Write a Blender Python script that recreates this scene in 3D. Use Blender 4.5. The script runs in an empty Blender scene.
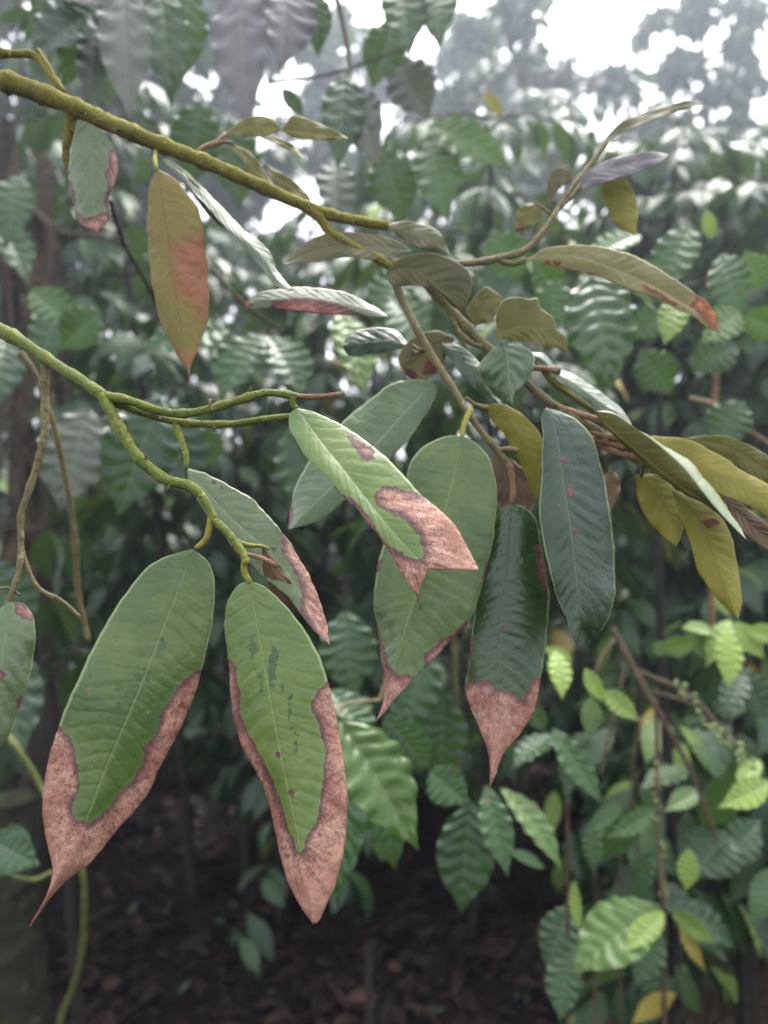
import bpy, math, random
import numpy as np
from mathutils import Vector
R = math.radians
rs = np.random.RandomState(7)
SC = bpy.context.scene
COL = SC.collection
F = 1024*26/36.0
CZ = 1.35

def P(u, v, d):
    return np.array([(u-384)/F*d, d, CZ-(v-512)/F*d])

# ------------------------------------------------------------------ terrain height
def gz(x, y):
    x = np.asarray(x, float); y = np.asarray(y, float)
    t = np.clip((y-2.6)/3.4, 0, 1)
    r = 0.95*t*t*(3-2*t) + 0.10*np.clip(y-6, 0, 30)
    b = 0.035*np.sin(3.1*x+1.3)*np.cos(2.7*y) + 0.02*np.sin(7.3*x+5.1*y) + 0.012*np.sin(17*x-9*y)
    f = np.exp(-((y-3)/14.0)**2)
    return r + b*f

# ------------------------------------------------------------------ node helpers
class NT:
    def __init__(s, name):
        s.m = bpy.data.materials.new(name); s.m.use_nodes = True
        s.t = s.m.node_tree; s.t.nodes.clear()
        s.out = s.t.nodes.new('ShaderNodeOutputMaterial')
    def n(s, kind, **kw):
        nd = s.t.nodes.new(kind)
        for k, v in kw.items(): setattr(nd, k, v)
        return nd
    def l(s, a, b): s.t.links.new(a, b)
    def val(s, sock, v):
        if hasattr(v, 'is_linked'): s.l(v, sock)
        else: sock.default_value = v
    def attr(s, name): return s.n('ShaderNodeAttribute', attribute_name=name).outputs['Fac']
    def math(s, op, a, b=0.0, c=None, clamp=False):
        nd = s.n('ShaderNodeMath', operation=op, use_clamp=clamp)
        s.val(nd.inputs[0], a); s.val(nd.inputs[1], b)
        if c is not None: s.val(nd.inputs[2], c)
        return nd.outputs[0]
    def rng(s, v, a, b, c=0.0, d=1.0, smooth=True):
        nd = s.n('ShaderNodeMapRange', interpolation_type='SMOOTHSTEP' if smooth else 'LINEAR')
        s.val(nd.inputs['Value'], v)
        for k, x in zip(('From Min', 'From Max', 'To Min', 'To Max'), (a, b, c, d)): s.val(nd.inputs[k], x)
        return nd.outputs[0]
    def noise(s, scale, detail=3.0, rough=0.55, dist=0.0, vec=None, col=False):
        nd = s.n('ShaderNodeTexNoise')
        nd.inputs['Scale'].default_value = scale; nd.inputs['Detail'].default_value = detail
        nd.inputs['Roughness'].default_value = rough; nd.inputs['Distortion'].default_value = dist
        s.l(vec if vec is not None else s.obj(), nd.inputs['Vector'])
        return nd.outputs['Color' if col else 'Fac']
    def obj(s):
        if not hasattr(s, '_o'): s._o = s.n('ShaderNodeTexCoord').outputs['Object']
        return s._o
    def mix(s, f, a, b, blend='MIX'):
        nd = s.n('ShaderNodeMix', data_type='RGBA', blend_type=blend)
        s.val(nd.inputs[0], f)
        for sk, v in ((nd.inputs[6], a), (nd.inputs[7], b)):
            if hasattr(v, 'is_linked'): s.l(v, sk)
            else: sk.default_value = (*v, 1)
        return nd.outputs[2]
    def bump(s, h, strength=0.3, dist=0.001, normal=None):
        nd = s.n('ShaderNodeBump'); nd.inputs['Strength'].default_value = strength
        nd.inputs['Distance'].default_value = dist; s.l(h, nd.inputs['Height'])
        if normal is not None: s.l(normal, nd.inputs['Normal'])
        return nd.outputs[0]
    def bsdf(s, col, rough, normal=None, spec=0.5, trans=None, tw=0.2, coat=0.0, coatr=0.2):
        b = s.n('ShaderNodeBsdfPrincipled')
        if hasattr(col, 'is_linked'): s.l(col, b.inputs['Base Color'])
        else: b.inputs['Base Color'].default_value = (*col, 1)
        s.val(b.inputs['Roughness'], rough)
        s.val(b.inputs['Specular IOR Level'], spec)
        b.inputs['Coat Weight'].default_value = coat; b.inputs['Coat Roughness'].default_value = coatr
        if normal is not None: s.l(normal, b.inputs['Normal'])
        o = b.outputs[0]
        if trans is not None:
            t = s.n('ShaderNodeBsdfTranslucent')
            if hasattr(trans, 'is_linked'): s.l(trans, t.inputs['Color'])
            else: t.inputs['Color'].default_value = (*trans, 1)
            mx = s.n('ShaderNodeMixShader'); s.val(mx.inputs[0], tw)
            s.l(o, mx.inputs[1]); s.l(t.outputs[0], mx.inputs[2]); o = mx.outputs[0]
        s.l(o, s.out.inputs['Surface'])
        return s.m

# ------------------------------------------------------------------ materials
def vein_height(n, freq, k, dn=45):
    s_ = n.attr('s'); t_ = n.math('ABSOLUTE', n.attr('t'))
    ph = n.math('SUBTRACT', n.math('MULTIPLY', s_, freq), n.math('MULTIPLY', t_, k))
    ph = n.math('ADD', ph, n.math('MULTIPLY', n.noise(dn, 2, 0.5), 1.5))
    fr = n.math('FRACT', ph)
    tri = n.math('ABSOLUTE', n.math('SUBTRACT', fr, 0.5))      # .5 on the vein, 0 between
    return tri, t_

def blight_cols(n, kind):
    big = n.noise(75, 4, 0.65); mid = n.noise(380, 4, 0.7, 0.8); fine = n.noise(1100, 3, 0.6)
    if kind == 'red':
        c0, c1, c2, mg = (0.20, 0.045, 0.035), (0.28, 0.08, 0.05), (0.10, 0.02, 0.018), (0.05, 0.02, 0.018)
    elif kind == 'orange':
        c0, c1, c2, mg = (0.34, 0.12, 0.03), (0.42, 0.17, 0.04), (0.10, 0.022, 0.02), (0.09, 0.025, 0.02)
    elif kind == 'pink':
        c0, c1, c2, mg = (0.36, 0.15, 0.09), (0.40, 0.19, 0.10), (0.30, 0.11, 0.07), (0.28, 0.13, 0.08)
    else:
        c0, c1, c2, mg = (0.35, 0.155, 0.105), (0.50, 0.295, 0.20), (0.11, 0.036, 0.030), (0.06, 0.022, 0.03)
    c = n.mix(n.rng(big, 0.40, 0.60), c0, c1)
    c = n.mix(n.rng(mid, 0.48, 0.66, 0, 0.8), c, c2)
    cv = n.n('ShaderNodeCombineXYZ'); t_ = n.attr('t'); s_ = n.attr('s')
    n.l(n.math('SUBTRACT', n.math('MULTIPLY', s_, 420), n.math('MULTIPLY', n.math('ABSOLUTE', t_), 7)), cv.inputs[0]); n.l(n.math('MULTIPLY', t_, 4.5), cv.inputs[1])
    n.l(n.math('MULTIPLY', s_, 30), cv.inputs[2])
    stk = n.noise(1.0, 3, 0.6, 0.5, vec=cv.outputs[0])
    c = n.mix(n.rng(stk, 0.54, 0.66, 0, 0.7), c, c2)
    c = n.mix(n.rng(stk, 0.30, 0.42, 0.5, 0), c, c1)
    # thin dark wandering lines and fruiting specks
    ridge = n.math('ABSOLUTE', n.math('SUBTRACT', n.noise(230, 3, 0.6, 1.0), 0.5))
    c = n.mix(n.rng(ridge, 0.0, 0.028, 0.75, 0.0), c, c2)
    c = n.mix(n.rng(n.noise(110, 4, 0.7, 0.6), 0.54, 0.68, 0, 0.6), c, c2)
    c = n.mix(n.rng(fine, 0.58, 0.66, 0, 0.75), c, c2)
    return c, mg, fine

def leaf_mat(name, ca, cb, rough=0.4, vein=(0.10, 0.16, 0.06), mid=(0.17, 0.22, 0.07), rim=(0.22, 0.26, 0.12), kind='tan', trans=(0.14, 0.24, 0.03), tw=0.16, under=False, spec=0.5, veinamt=0.13, coat=0.0):
    n = NT(name)
    tri, ta = vein_height(n, 118.0, 1.9)
    nz = n.noise(28, 3, 0.6); nf = n.noise(160, 3, 0.6)
    base = n.mix(n.rng(nz, 0.3, 0.7), ca, cb)
    base = n.mix(n.rng(nf, 0.35, 0.75, 0, 0.35), base, tuple(0.72*x for x in ca))
    base = n.mix(n.math('MULTIPLY', n.rng(tri, 0.40, 0.5), veinamt), base, vein)
    # specks of algae and dirt
    sp = n.noise(330, 2, 0.5)
    base = n.mix(n.rng(sp, 0.70, 0.75, 0, 0.5), base, (0.19, 0.2, 0.13))
    sp2 = n.noise(95, 2, 0.5)
    base = n.mix(n.rng(sp2, 0.715, 0.75, 0, 0.6), base, (0.16, 0.09, 0.05))
    base = n.mix(n.rng(ta, 0.008, 0.026, 0.85, 0), base, mid)
    base = n.mix(n.rng(ta, 0.945, 0.975, 0, 0.85), base, rim)
    # wet streaks
    wet = n.math('ADD', n.attr('wet'), n.math('MULTIPLY', n.math('SUBTRACT', n.noise(260, 3, 0.6), 0.5), 14))
    wm = n.rng(wet, -0.5, 1.2)
    base = n.mix(n.math('MULTIPLY', wm, 0.85), base, (0.018, 0.068, 0.010))
    # blight
    les = n.math('ADD', n.attr('les'), n.math('MULTIPLY', n.math('SUBTRACT', n.noise(110, 4, 0.65), 0.5), 13))
    les = n.math('ADD', les, n.math('MULTIPLY', n.math('SUBTRACT', n.noise(420, 2, 0.6), 0.5), 4))
    lm = n.rng(les, -0.6, 0.6) if kind != 'pink' else n.math('MULTIPLY', n.rng(les, -9, 14), 0.85)
    bc, mg, fine = blight_cols(n, kind)
    if kind == 'tan': bc = n.mix(n.rng(les, 12, 40, 0, 0.45), bc, (0.40, 0.215, 0.14))
    mw = n.math('ADD', 2.5, n.math('MULTIPLY', n.noise(60, 2), 13))
    if kind != 'pink': bc = n.mix(n.rng(les, 0.6, mw, 0.85, 0), bc, mg)
    halo = n.math('MULTIPLY', n.rng(les, -6, -0.5), 0.3)
    base = n.mix(halo, base, tuple(1.25*x for x in cb) if not under else (0.22, 0.13, 0.03))
    base = n.mix(lm, base, bc)
    r = n.math('ADD', n.math('MULTIPLY', lm, 0.22), rough)
    r = n.math('ADD', r, n.math('MULTIPLY', n.math('SUBTRACT', n.noise(48, 4, 0.65), 0.5), 0.35))
    r = n.math('SUBTRACT', r, n.math('MULTIPLY', wm, 0.12), clamp=True)
    h = n.math('ADD', n.math('MULTIPLY', n.rng(tri, 0.25, 0.5), -0.5 if not under else 0.6), n.math('MULTIPLY', nf, 0.35))
    h = n.math('ADD', h, n.math('MULTIPLY', n.rng(ta, 0.0, 0.05, -0.9 if not under else 1.1, 0), 1.0))
    h = n.math('ADD', h, n.math('MULTIPLY', lm, n.math('MULTIPLY', fine, 0.9)))
    nm = n.bump(h, 0.42, 0.0005)
    nm = n.bump(n.noise(48, 3, 0.6), 0.4, 0.004, nm)
    tc = n.mix(lm, trans, (0.22, 0.10, 0.05))
    return n.bsdf(base, r, nm, spec, tc, tw, coat, 0.25)

LM = {}
def LMat(k):
    if k in LM: return LM[k]
    a = dict(
        mid=dict(mid=(0.13, 0.185, 0.05), ca=(0.046, 0.098, 0.020), cb=(0.092, 0.142, 0.030), rough=0.36, spec=.5),
        pale=dict(ca=(0.075, 0.12, 0.046), cb=(0.115, 0.155, 0.068), rough=0.33, spec=.55, mid=(0.14, 0.19, 0.07)),
        lime=dict(ca=(0.080, 0.145, 0.026), cb=(0.125, 0.185, 0.038), rough=0.38, spec=.5, mid=(0.16, 0.22, 0.06)),
        dark=dict(ca=(0.018, 0.052, 0.016), cb=(0.034, 0.078, 0.024), rough=0.3, vein=(0.06, 0.10, 0.045), mid=(0.05, 0.085, 0.035), veinamt=0.2, spec=0.6),
        slate=dict(ca=(0.017, 0.042, 0.020), cb=(0.032, 0.062, 0.030), rough=0.3, vein=(0.05, 0.075, 0.05), mid=(0.07, 0.10, 0.06), veinamt=0.12, spec=0.4),
        gloss=dict(ca=(0.040, 0.082, 0.026), cb=(0.062, 0.108, 0.038), rough=0.33, spec=0.5),
        olive=dict(ca=(0.112, 0.112, 0.022), cb=(0.16, 0.15, 0.032), rough=0.5, vein=(0.16, 0.13, 0.05), mid=(0.22, 0.17, 0.07), rim=(0.30, 0.28, 0.16), trans=(0.36, 0.33, 0.03), tw=0.32, under=True, spec=0.3),
        oliveorange=dict(ca=(0.12, 0.12, 0.032), cb=(0.16, 0.15, 0.04), rough=0.5, vein=(0.16, 0.13, 0.05), mid=(0.30, 0.27, 0.16), rim=(0.26, 0.22, 0.1), trans=(0.36, 0.36, 0.03), tw=0.32, under=True, spec=0.3, kind='orange'),
        oliveyellow=dict(ca=(0.19, 0.185, 0.025), cb=(0.27, 0.235, 0.035), rough=0.5, vein=(0.2, 0.15, 0.04), mid=(0.12, 0.09, 0.02), rim=(0.25, 0.2, 0.06), trans=(0.6, 0.52, 0.02), tw=0.36, under=True, spec=0.3, kind='orange'),
        bronze=dict(ca=(0.13, 0.085, 0.045), cb=(0.16, 0.105, 0.055), rough=0.5, vein=(0.2, 0.13, 0.08), mid=(0.12, 0.08, 0.04), trans=(0.2, 0.1, 0.03), tw=0.2, under=True, spec=0.3),
        olivepink=dict(ca=(0.20, 0.175, 0.04), cb=(0.25, 0.20, 0.055), rough=0.5, vein=(0.2, 0.14, 0.07), mid=(0.13, 0.075, 0.045), rim=(0.22, 0.13, 0.07), trans=(0.42, 0.27, 0.06), tw=0.34, under=True, spec=0.3, kind='pink'),
        drab=dict(ca=(0.068, 0.068, 0.024), cb=(0.10, 0.095, 0.034), rough=0.5, vein=(0.09, 0.08, 0.04), mid=(0.15, 0.13, 0.06), rim=(0.14, 0.13, 0.08), trans=(0.1, 0.09, 0.02), tw=0.15, under=True, spec=0.3),
        red=dict(ca=(0.06, 0.09, 0.045), cb=(0.09, 0.12, 0.06), rough=0.35, kind='red'),
        olivered=dict(ca=(0.10, 0.09, 0.03), cb=(0.13, 0.11, 0.04), rough=0.5, under=True, kind='red', spec=0.3),
        violet=dict(ca=(0.055, 0.045, 0.055), cb=(0.075, 0.062, 0.07), rough=0.45, under=True, mid=(0.09, 0.08, 0.08), vein=(0.06, 0.05, 0.05), rim=(0.1, 0.1, 0.1)),
    )[k]
    LM[k] = leaf_mat('leaf_'+k, **a)
    return LM[k]

def bark_mat(name, a, b, c, scale=220, rough=0.75, moss=None):
    n = NT(name)
    col = n.mix(n.rng(n.noise(scale*0.25, 3), 0.35, 0.65), a, b)
    col = n.mix(n.rng(n.noise(scale, 4, 0.7), 0.52, 0.66, 0, 0.9), col, c)
    if moss is not None:
        g = n.n('ShaderNodeNewGeometry').outputs['Normal']
        sx = n.n('ShaderNodeSeparateXYZ'); n.l(g, sx.inputs[0])
        col = n.mix(n.math('MULTIPLY', n.rng(sx.outputs[2], -0.3, 0.7), n.rng(n.noise(scale*.5, 3), 0.3, 0.6)), col, moss)
    h = n.math('ADD', n.noise(scale*2.2, 4, 0.7), n.math('MULTIPLY', n.noise(scale*0.5, 3), 1.2))
    lich = n.noise(scale*0.7, 3, 0.6)
    col = n.mix(n.rng(lich, 0.62, 0.68, 0, 0.6), col, tuple(min(.4, 1.5*x+.05) for x in b))
    return n.bsdf(col, rough, n.bump(h, 1.0, 0.0022), 0.25)

M_MOSS = bark_mat('bark_mossy_branch', (0.15, 0.135, 0.022), (0.21, 0.19, 0.035), (0.05, 0.048, 0.02), 300, 0.9, (0.23, 0.21, 0.04))
M_GREENTWIG = bark_mat('bark_green_twig', (0.10, 0.14, 0.016), (0.17, 0.195, 0.026), (0.06, 0.07, 0.018), 240, 0.55)
M_BROWNTWIG = bark_mat('bark_brown_twig', (0.17, 0.095, 0.04), (0.23, 0.14, 0.065), (0.09, 0.055, 0.03), 260, 0.6)
M_OLDTWIG = bark_mat('bark_old_twig', (0.12, 0.10, 0.045), (0.17, 0.15, 0.06), (0.07, 0.06, 0.035), 220, 0.7)
M_YELTWIG = bark_mat('bark_yellow_stalk', (0.20, 0.21, 0.03), (0.27, 0.25, 0.04), (0.2, 0.15, 0.04), 200, 0.5)
M_TRUNK = bark_mat('bark_trunk', (0.014, 0.012, 0.009), (0.028, 0.023, 0.015), (0.016, 0.013, 0.011), 45, 0.9, (0.05, 0.047, 0.024))
M_DEBRIS = bark_mat('bark_dead_frond', (0.042, 0.031, 0.02), (0.07, 0.05, 0.03), (0.02, 0.015, 0.01), 60, 0.85)
M_SHRUBSTEM = bark_mat('bark_shrub', (0.014, 0.012, 0.010), (0.022, 0.018, 0.014), (0.010, 0.008, 0.007), 120, 0.8)
M_STUMP = bark_mat('bark_mossy_stump', (0.014, 0.013, 0.009), (0.026, 0.024, 0.014), (0.009, 0.008, 0.007), 70, 0.95, (0.03, 0.034, 0.012))
M_VINE = bark_mat('bark_vine', (0.075, 0.095, 0.018), (0.11, 0.125, 0.026), (0.05, 0.05, 0.02), 200, 0.6)
M_S1 = bark_mat('bark_coffee_branch', (0.075, 0.054, 0.03), (0.11, 0.08, 0.045), (0.045, 0.035, 0.022), 150, 0.7)
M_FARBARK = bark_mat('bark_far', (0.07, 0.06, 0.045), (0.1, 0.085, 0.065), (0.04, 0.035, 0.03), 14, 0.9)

def coffee_mat(name, dark, midc, bright, rough=0.40, tw=0.14, veins=9.0, spec=0.4, bumpd=0.003, old=(0.25, 0.2, 0.03)):
    n = NT(name)
    tone = n.attr('tone')
    c = n.mix(n.rng(tone, 0.0, 0.5, smooth=False), dark, midc)
    c = n.mix(n.rng(tone, 0.5, 1.0, smooth=False), c, bright)
    c = n.mix(n.rng(tone, 1.05, 1.15), c, old)
    tri, ta = vein_height(n, veins, 1.3, 9)
    nz = n.noise(22, 3, 0.6)
    dk = n.mix(0.5, c, (0.01, 0.02, 0.01))
    c = n.mix(n.rng(nz, 0.35, 0.75, 0, 0.6), c, dk)
    lv = n.mix(0.3, c, (0.20, 0.26, 0.10))
    c = n.mix(n.math('MULTIPLY', n.rng(tri, 0.42, 0.5), 0.28), c, lv)
    c = n.mix(n.rng(ta, 0.02, 0.05, 0.75, 0), c, lv)
    br = n.noise(60, 2, 0.5)
    c = n.mix(n.rng(br, 0.70, 0.74, 0, 0.7), c, (0.12, 0.07, 0.035))
    h = n.math('ADD', n.rng(tri, 0.1, 0.5, 0, -1), n.math('MULTIPLY', nz, 0.4))
    h = n.math('ADD', h, n.rng(ta, 0, 0.07, -1, 0))
    r = n.math('ADD', n.math('MULTIPLY', n.math('SUBTRACT', n.noise(35, 2), 0.5), 0.3), rough)
    tc = n.mix(0.5, c, (0.16, 0.3, 0.03))
    return n.bsdf(c, r, n.bump(h, 0.35, bumpd), spec, tc, tw)

M_COFFEE = coffee_mat('coffee_leaf', (0.014, 0.042, 0.018), (0.038, 0.092, 0.024), (0.20, 0.30, 0.045))
M_RIBBED = coffee_mat('coffee_leaf_ribbed', (0.014, 0.042, 0.018), (0.038, 0.092, 0.024), (0.20, 0.30, 0.045), rough=0.26, tw=.12, bumpd=.004)
M_COFFEEFAR = coffee_mat('far_leaf', (0.034, 0.056, 0.040), (0.06, 0.095, 0.055), (0.15, 0.22, 0.05), 0.5, 0.2)  # distant foliage colours lightened to stand in for veil and sheen
M_DRYLEAF = coffee_mat('drooping_grey_leaf', (0.05, 0.06, 0.05), (0.085, 0.10, 0.075), (0.115, 0.10, 0.115), 0.45, 0.08, bumpd=.0015)
M_YOUNG = coffee_mat('coffee_berry', (0.08, 0.12, 0.03), (0.14, 0.19, 0.05), (0.22, 0.27, 0.08), 0.4, 0.1)
def litter_mat():
    n = NT('dead_leaf')
    tone = n.attr('tone')
    c = n.mix(tone, (0.004, 0.003, 0.003), (0.06, 0.03, 0.024))
    c = n.mix(n.rng(n.noise(60, 4), 0.4, 0.7, 0, 0.7), c, (0.03, 0.02, 0.016))
    return n.bsdf(c, 0.65, n.bump(n.noise(140, 3), 0.5, 0.002), 0.12)
M_LITTER = litter_mat()
def ground_mat():
    n = NT('ground_humus')
    c = n.mix(n.rng(n.noise(3.0, 4), 0.35, 0.65), (0.006, 0.005, 0.005), (0.013, 0.009, 0.009))
    c = n.mix(n.rng(n.noise(40, 5, 0.7), 0.5, 0.7, 0, 0.8), c, (0.04, 0.027, 0.024))
    h = n.math('ADD', n.noise(18, 5, 0.7), n.math('MULTIPLY', n.noise(90, 4, 0.7), 0.5))
    return n.bsdf(c, 0.8, n.bump(h, 1.0, 0.03), 0.08)
M_GROUND = ground_mat()
def grass_mat():
    n = NT('dry_grass')
    c = n.mix(n.attr('tone'), (0.075, 0.055, 0.035), (0.17, 0.13, 0.08))
    return n.bsdf(c, 0.7, None, 0.3)
M_GRASS = grass_mat()
def water_mat():
    n = NT('rain_drop')
    b = n.n('ShaderNodeBsdfPrincipled'); b.inputs['Roughness'].default_value = 0.02
    b.inputs['Transmission Weight'].default_value = 1.0; b.inputs['IOR'].default_value = 1.33
    b.inputs['Base Color'].default_value = (0.95, 1, 0.95, 1)
    n.l(b.outputs[0], n.out.inputs['Surface']); return n.m
M_DROP = water_mat()

# ------------------------------------------------------------------ mesh helpers
class Acc:
    def __init__(self): self.v = []; self.f = []; self.m = []; self.a = {}; self.n = 0
    def add(self, v, f, mi=0, **at):
        v = np.asarray(v, float); f = np.asarray(f, int)
        self.v.append(v); self.f.append(f+self.n)
        self.m.append(np.full(len(f), mi) if np.isscalar(mi) else np.asarray(mi))
        for k in ('s', 't', 'tone', 'les', 'wet'):
            x = at.get(k, 0.0)
            if np.isscalar(x): x = np.full(len(v), x)
            self.a.setdefault(k, []).append(np.asarray(x, float))
        self.n += len(v)
    def build(self, name, mats, parent=None, attrs=('s', 't', 'tone')):
        if not isinstance(mats, (list, tuple)): mats = [mats]
        v = np.concatenate(self.v); f = np.concatenate(self.f); mi = np.concatenate(self.m)
        org = np.array(parent['_w']) if parent is not None else np.zeros(3)
        v = v-org
        me = bpy.data.meshes.new(name)
        me.vertices.add(len(v)); me.vertices.foreach_set('co', v.astype(np.float32).ravel())
        me.loops.add(len(f)*4); me.loops.foreach_set('vertex_index', f.astype(np.int32).ravel())
        me.polygons.add(len(f)); me.polygons.foreach_set('loop_start', np.arange(0, len(f)*4, 4, dtype=np.int32))
        for m in mats: me.materials.append(m)
        me.polygons.foreach_set('material_index', mi.astype(np.int32))
        me.polygons.foreach_set('use_smooth', np.ones(len(f), dtype=bool))
        for k in attrs:
            at = me.attributes.new(k, 'FLOAT', 'POINT')
            at.data.foreach_set('value', np.concatenate(self.a[k]).astype(np.float32))
        me.update(calc_edges=True)
        o = bpy.data.objects.new(name, me); COL.objects.link(o)
        if parent is not None: o.parent = parent; o['_w'] = parent['_w']
        else: o['_w'] = [0.0, 0.0, 0.0]
        return o

def thing(name, label, cat, loc, group=None):
    o = bpy.data.objects.new(name, None); COL.objects.link(o)
    o.empty_display_size = 0.05
    o.location = [float(x) for x in loc]; o['_w'] = [float(x) for x in loc]
    o['label'] = label; o['category'] = cat
    if group: o['group'] = group
    return o

def cr(pts, n):
    """Catmull-Rom through pts (k x m), resampled to n+1 points evenly by arc length of the first two coordinates."""
    p = np.asarray(pts, float)
    if len(p) == 1: return np.repeat(p, n+1, 0)
    if len(p) == 2: p = np.array([p[0], (p[0]*2+p[1])/3, (p[0]+2*p[1])/3, p[1]])
    e = np.vstack([2*p[0]-p[1], p, 2*p[-1]-p[-2]])
    out = []
    for i in range(len(p)-1):
        a, b, c, d = e[i:i+4]
        t = np.linspace(0, 1, 17)[:-1, None]
        out.append(0.5*((2*b)+(c-a)*t+(2*a-5*b+4*c-d)*t**2+(3*b-a-3*c+d)*t**3))
    out.append(p[-1:]); q = np.vstack(out)
    dl = np.linalg.norm(np.diff(q[:, :2], axis=0), axis=1); L = np.concatenate([[0], np.cumsum(dl)])
    if L[-1] == 0: return np.repeat(p[:1], n+1, 0)
    L /= L[-1]; s = np.linspace(0, 1, n+1)
    return np.stack([np.interp(s, L, q[:, k]) for k in range(q.shape[1])], 1)

def px(s):
    return np.array([[float(c) for c in w.split(',')] for w in s.split()])

def sdf(pts, poly):
    """signed distance, positive inside"""
    x, y = pts[:, 0], pts[:, 1]; n = len(poly)
    d = np.full(len(pts), 1e9); ins = np.zeros(len(pts), bool)
    for i in range(n):
        a, b = poly[i], poly[(i+1) % n]; e = b-a
        w = pts-a; h = np.clip((w@e)/max(e@e, 1e-9), 0, 1)
        d = np.minimum(d, np.linalg.norm(w-h[:, None]*e, axis=1))
        c = ((a[1] > y) != (b[1] > y)) & (x < (b[0]-a[0])*(y-a[1])/((b[1]-a[1]) if b[1] != a[1] else 1e-9)+a[0])
        ins ^= c
    return np.where(ins, d, -d)

def tube_rings(c3, rad, k=10, bump=0.0, seed=0):
    c3 = np.asarray(c3, float); n = len(c3)
    tan = np.gradient(c3, axis=0); tan /= np.linalg.norm(tan, axis=1)[:, None]+1e-12
    ref = np.array([0.13, -0.8, 0.58]); ref /= np.linalg.norm(ref)
    a = np.cross(tan, ref); a /= np.linalg.norm(a, axis=1)[:, None]+1e-9
    b = np.cross(tan, a)
    rr = np.random.RandomState(seed)
    r = np.asarray(rad, float)[:, None]*np.ones((n, k))
    if bump: r = r*(1+bump*rr.uniform(-1, 1, (n, k)))*(1+bump*rr.uniform(-.6, 1, (n, 1)))
    th = np.linspace(0, 2*np.pi, k, endpoint=False)
    v = c3[:, None]+r[..., None]*(np.cos(th)[None, :, None]*a[:, None]+np.sin(th)[None, :, None]*b[:, None])
    i = np.arange(n-1)[:, None]; j = np.arange(k)[None]; j2 = (j+1) % k
    f = np.stack([i*k+j, i*k+j2, (i+1)*k+j2, (i+1)*k+j], -1).reshape(-1, 4)
    return v.reshape(-1, 3), f

def tube_px(acc, pts, r0, r1, n=None, bump=0.08, k=10, seed=None, mi=0, closed=True):
    """pts rows u,v,d ; radii in pixels"""
    pts = np.asarray(pts, float)
    ln = np.linalg.norm(np.diff(pts[:, :2], axis=0), axis=1).sum()
    n = n or max(6, int(ln/4))
    q = cr(pts, n)
    rp = np.linspace(r0, r1, n+1)
    c3 = np.array([P(*x) for x in q]); rad = rp*q[:, 2]/F
    rr = np.random.RandomState(seed if seed is not None else int(abs(pts).sum()) % 9999)
    if bump:
        kn = np.zeros(n+1)
        for c in np.arange(rr.uniform(3, 9), n, 9.0):       # nodes: slight swellings
            kn += np.exp(-((np.arange(n+1)-c-rr.uniform(-2, 2))/1.3)**2)*rr.uniform(0.05, 0.3)
        rad = rad*(1+kn)
    if closed:
        c3 = np.vstack([c3, c3[-1]+(c3[-1]-c3[-2])*0.25]); rad = np.append(rad, rad[-1]*0.15)
        c3 = np.vstack([c3[0]-(c3[1]-c3[0])*0.1, c3]); rad = np.insert(rad, 0, rad[0]*0.15)
    v, f = tube_rings(c3, rad, k, bump, rr.randint(9999))
    acc.add(v, f, mi)

def d3(s, d0, d1):
    """px string + linear depth"""
    p = px(s)
    if p.shape[1] == 3: return p
    t = np.linspace(0, 1, len(p))
    return np.column_stack([p, d0+(d1-d0)*t])

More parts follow.
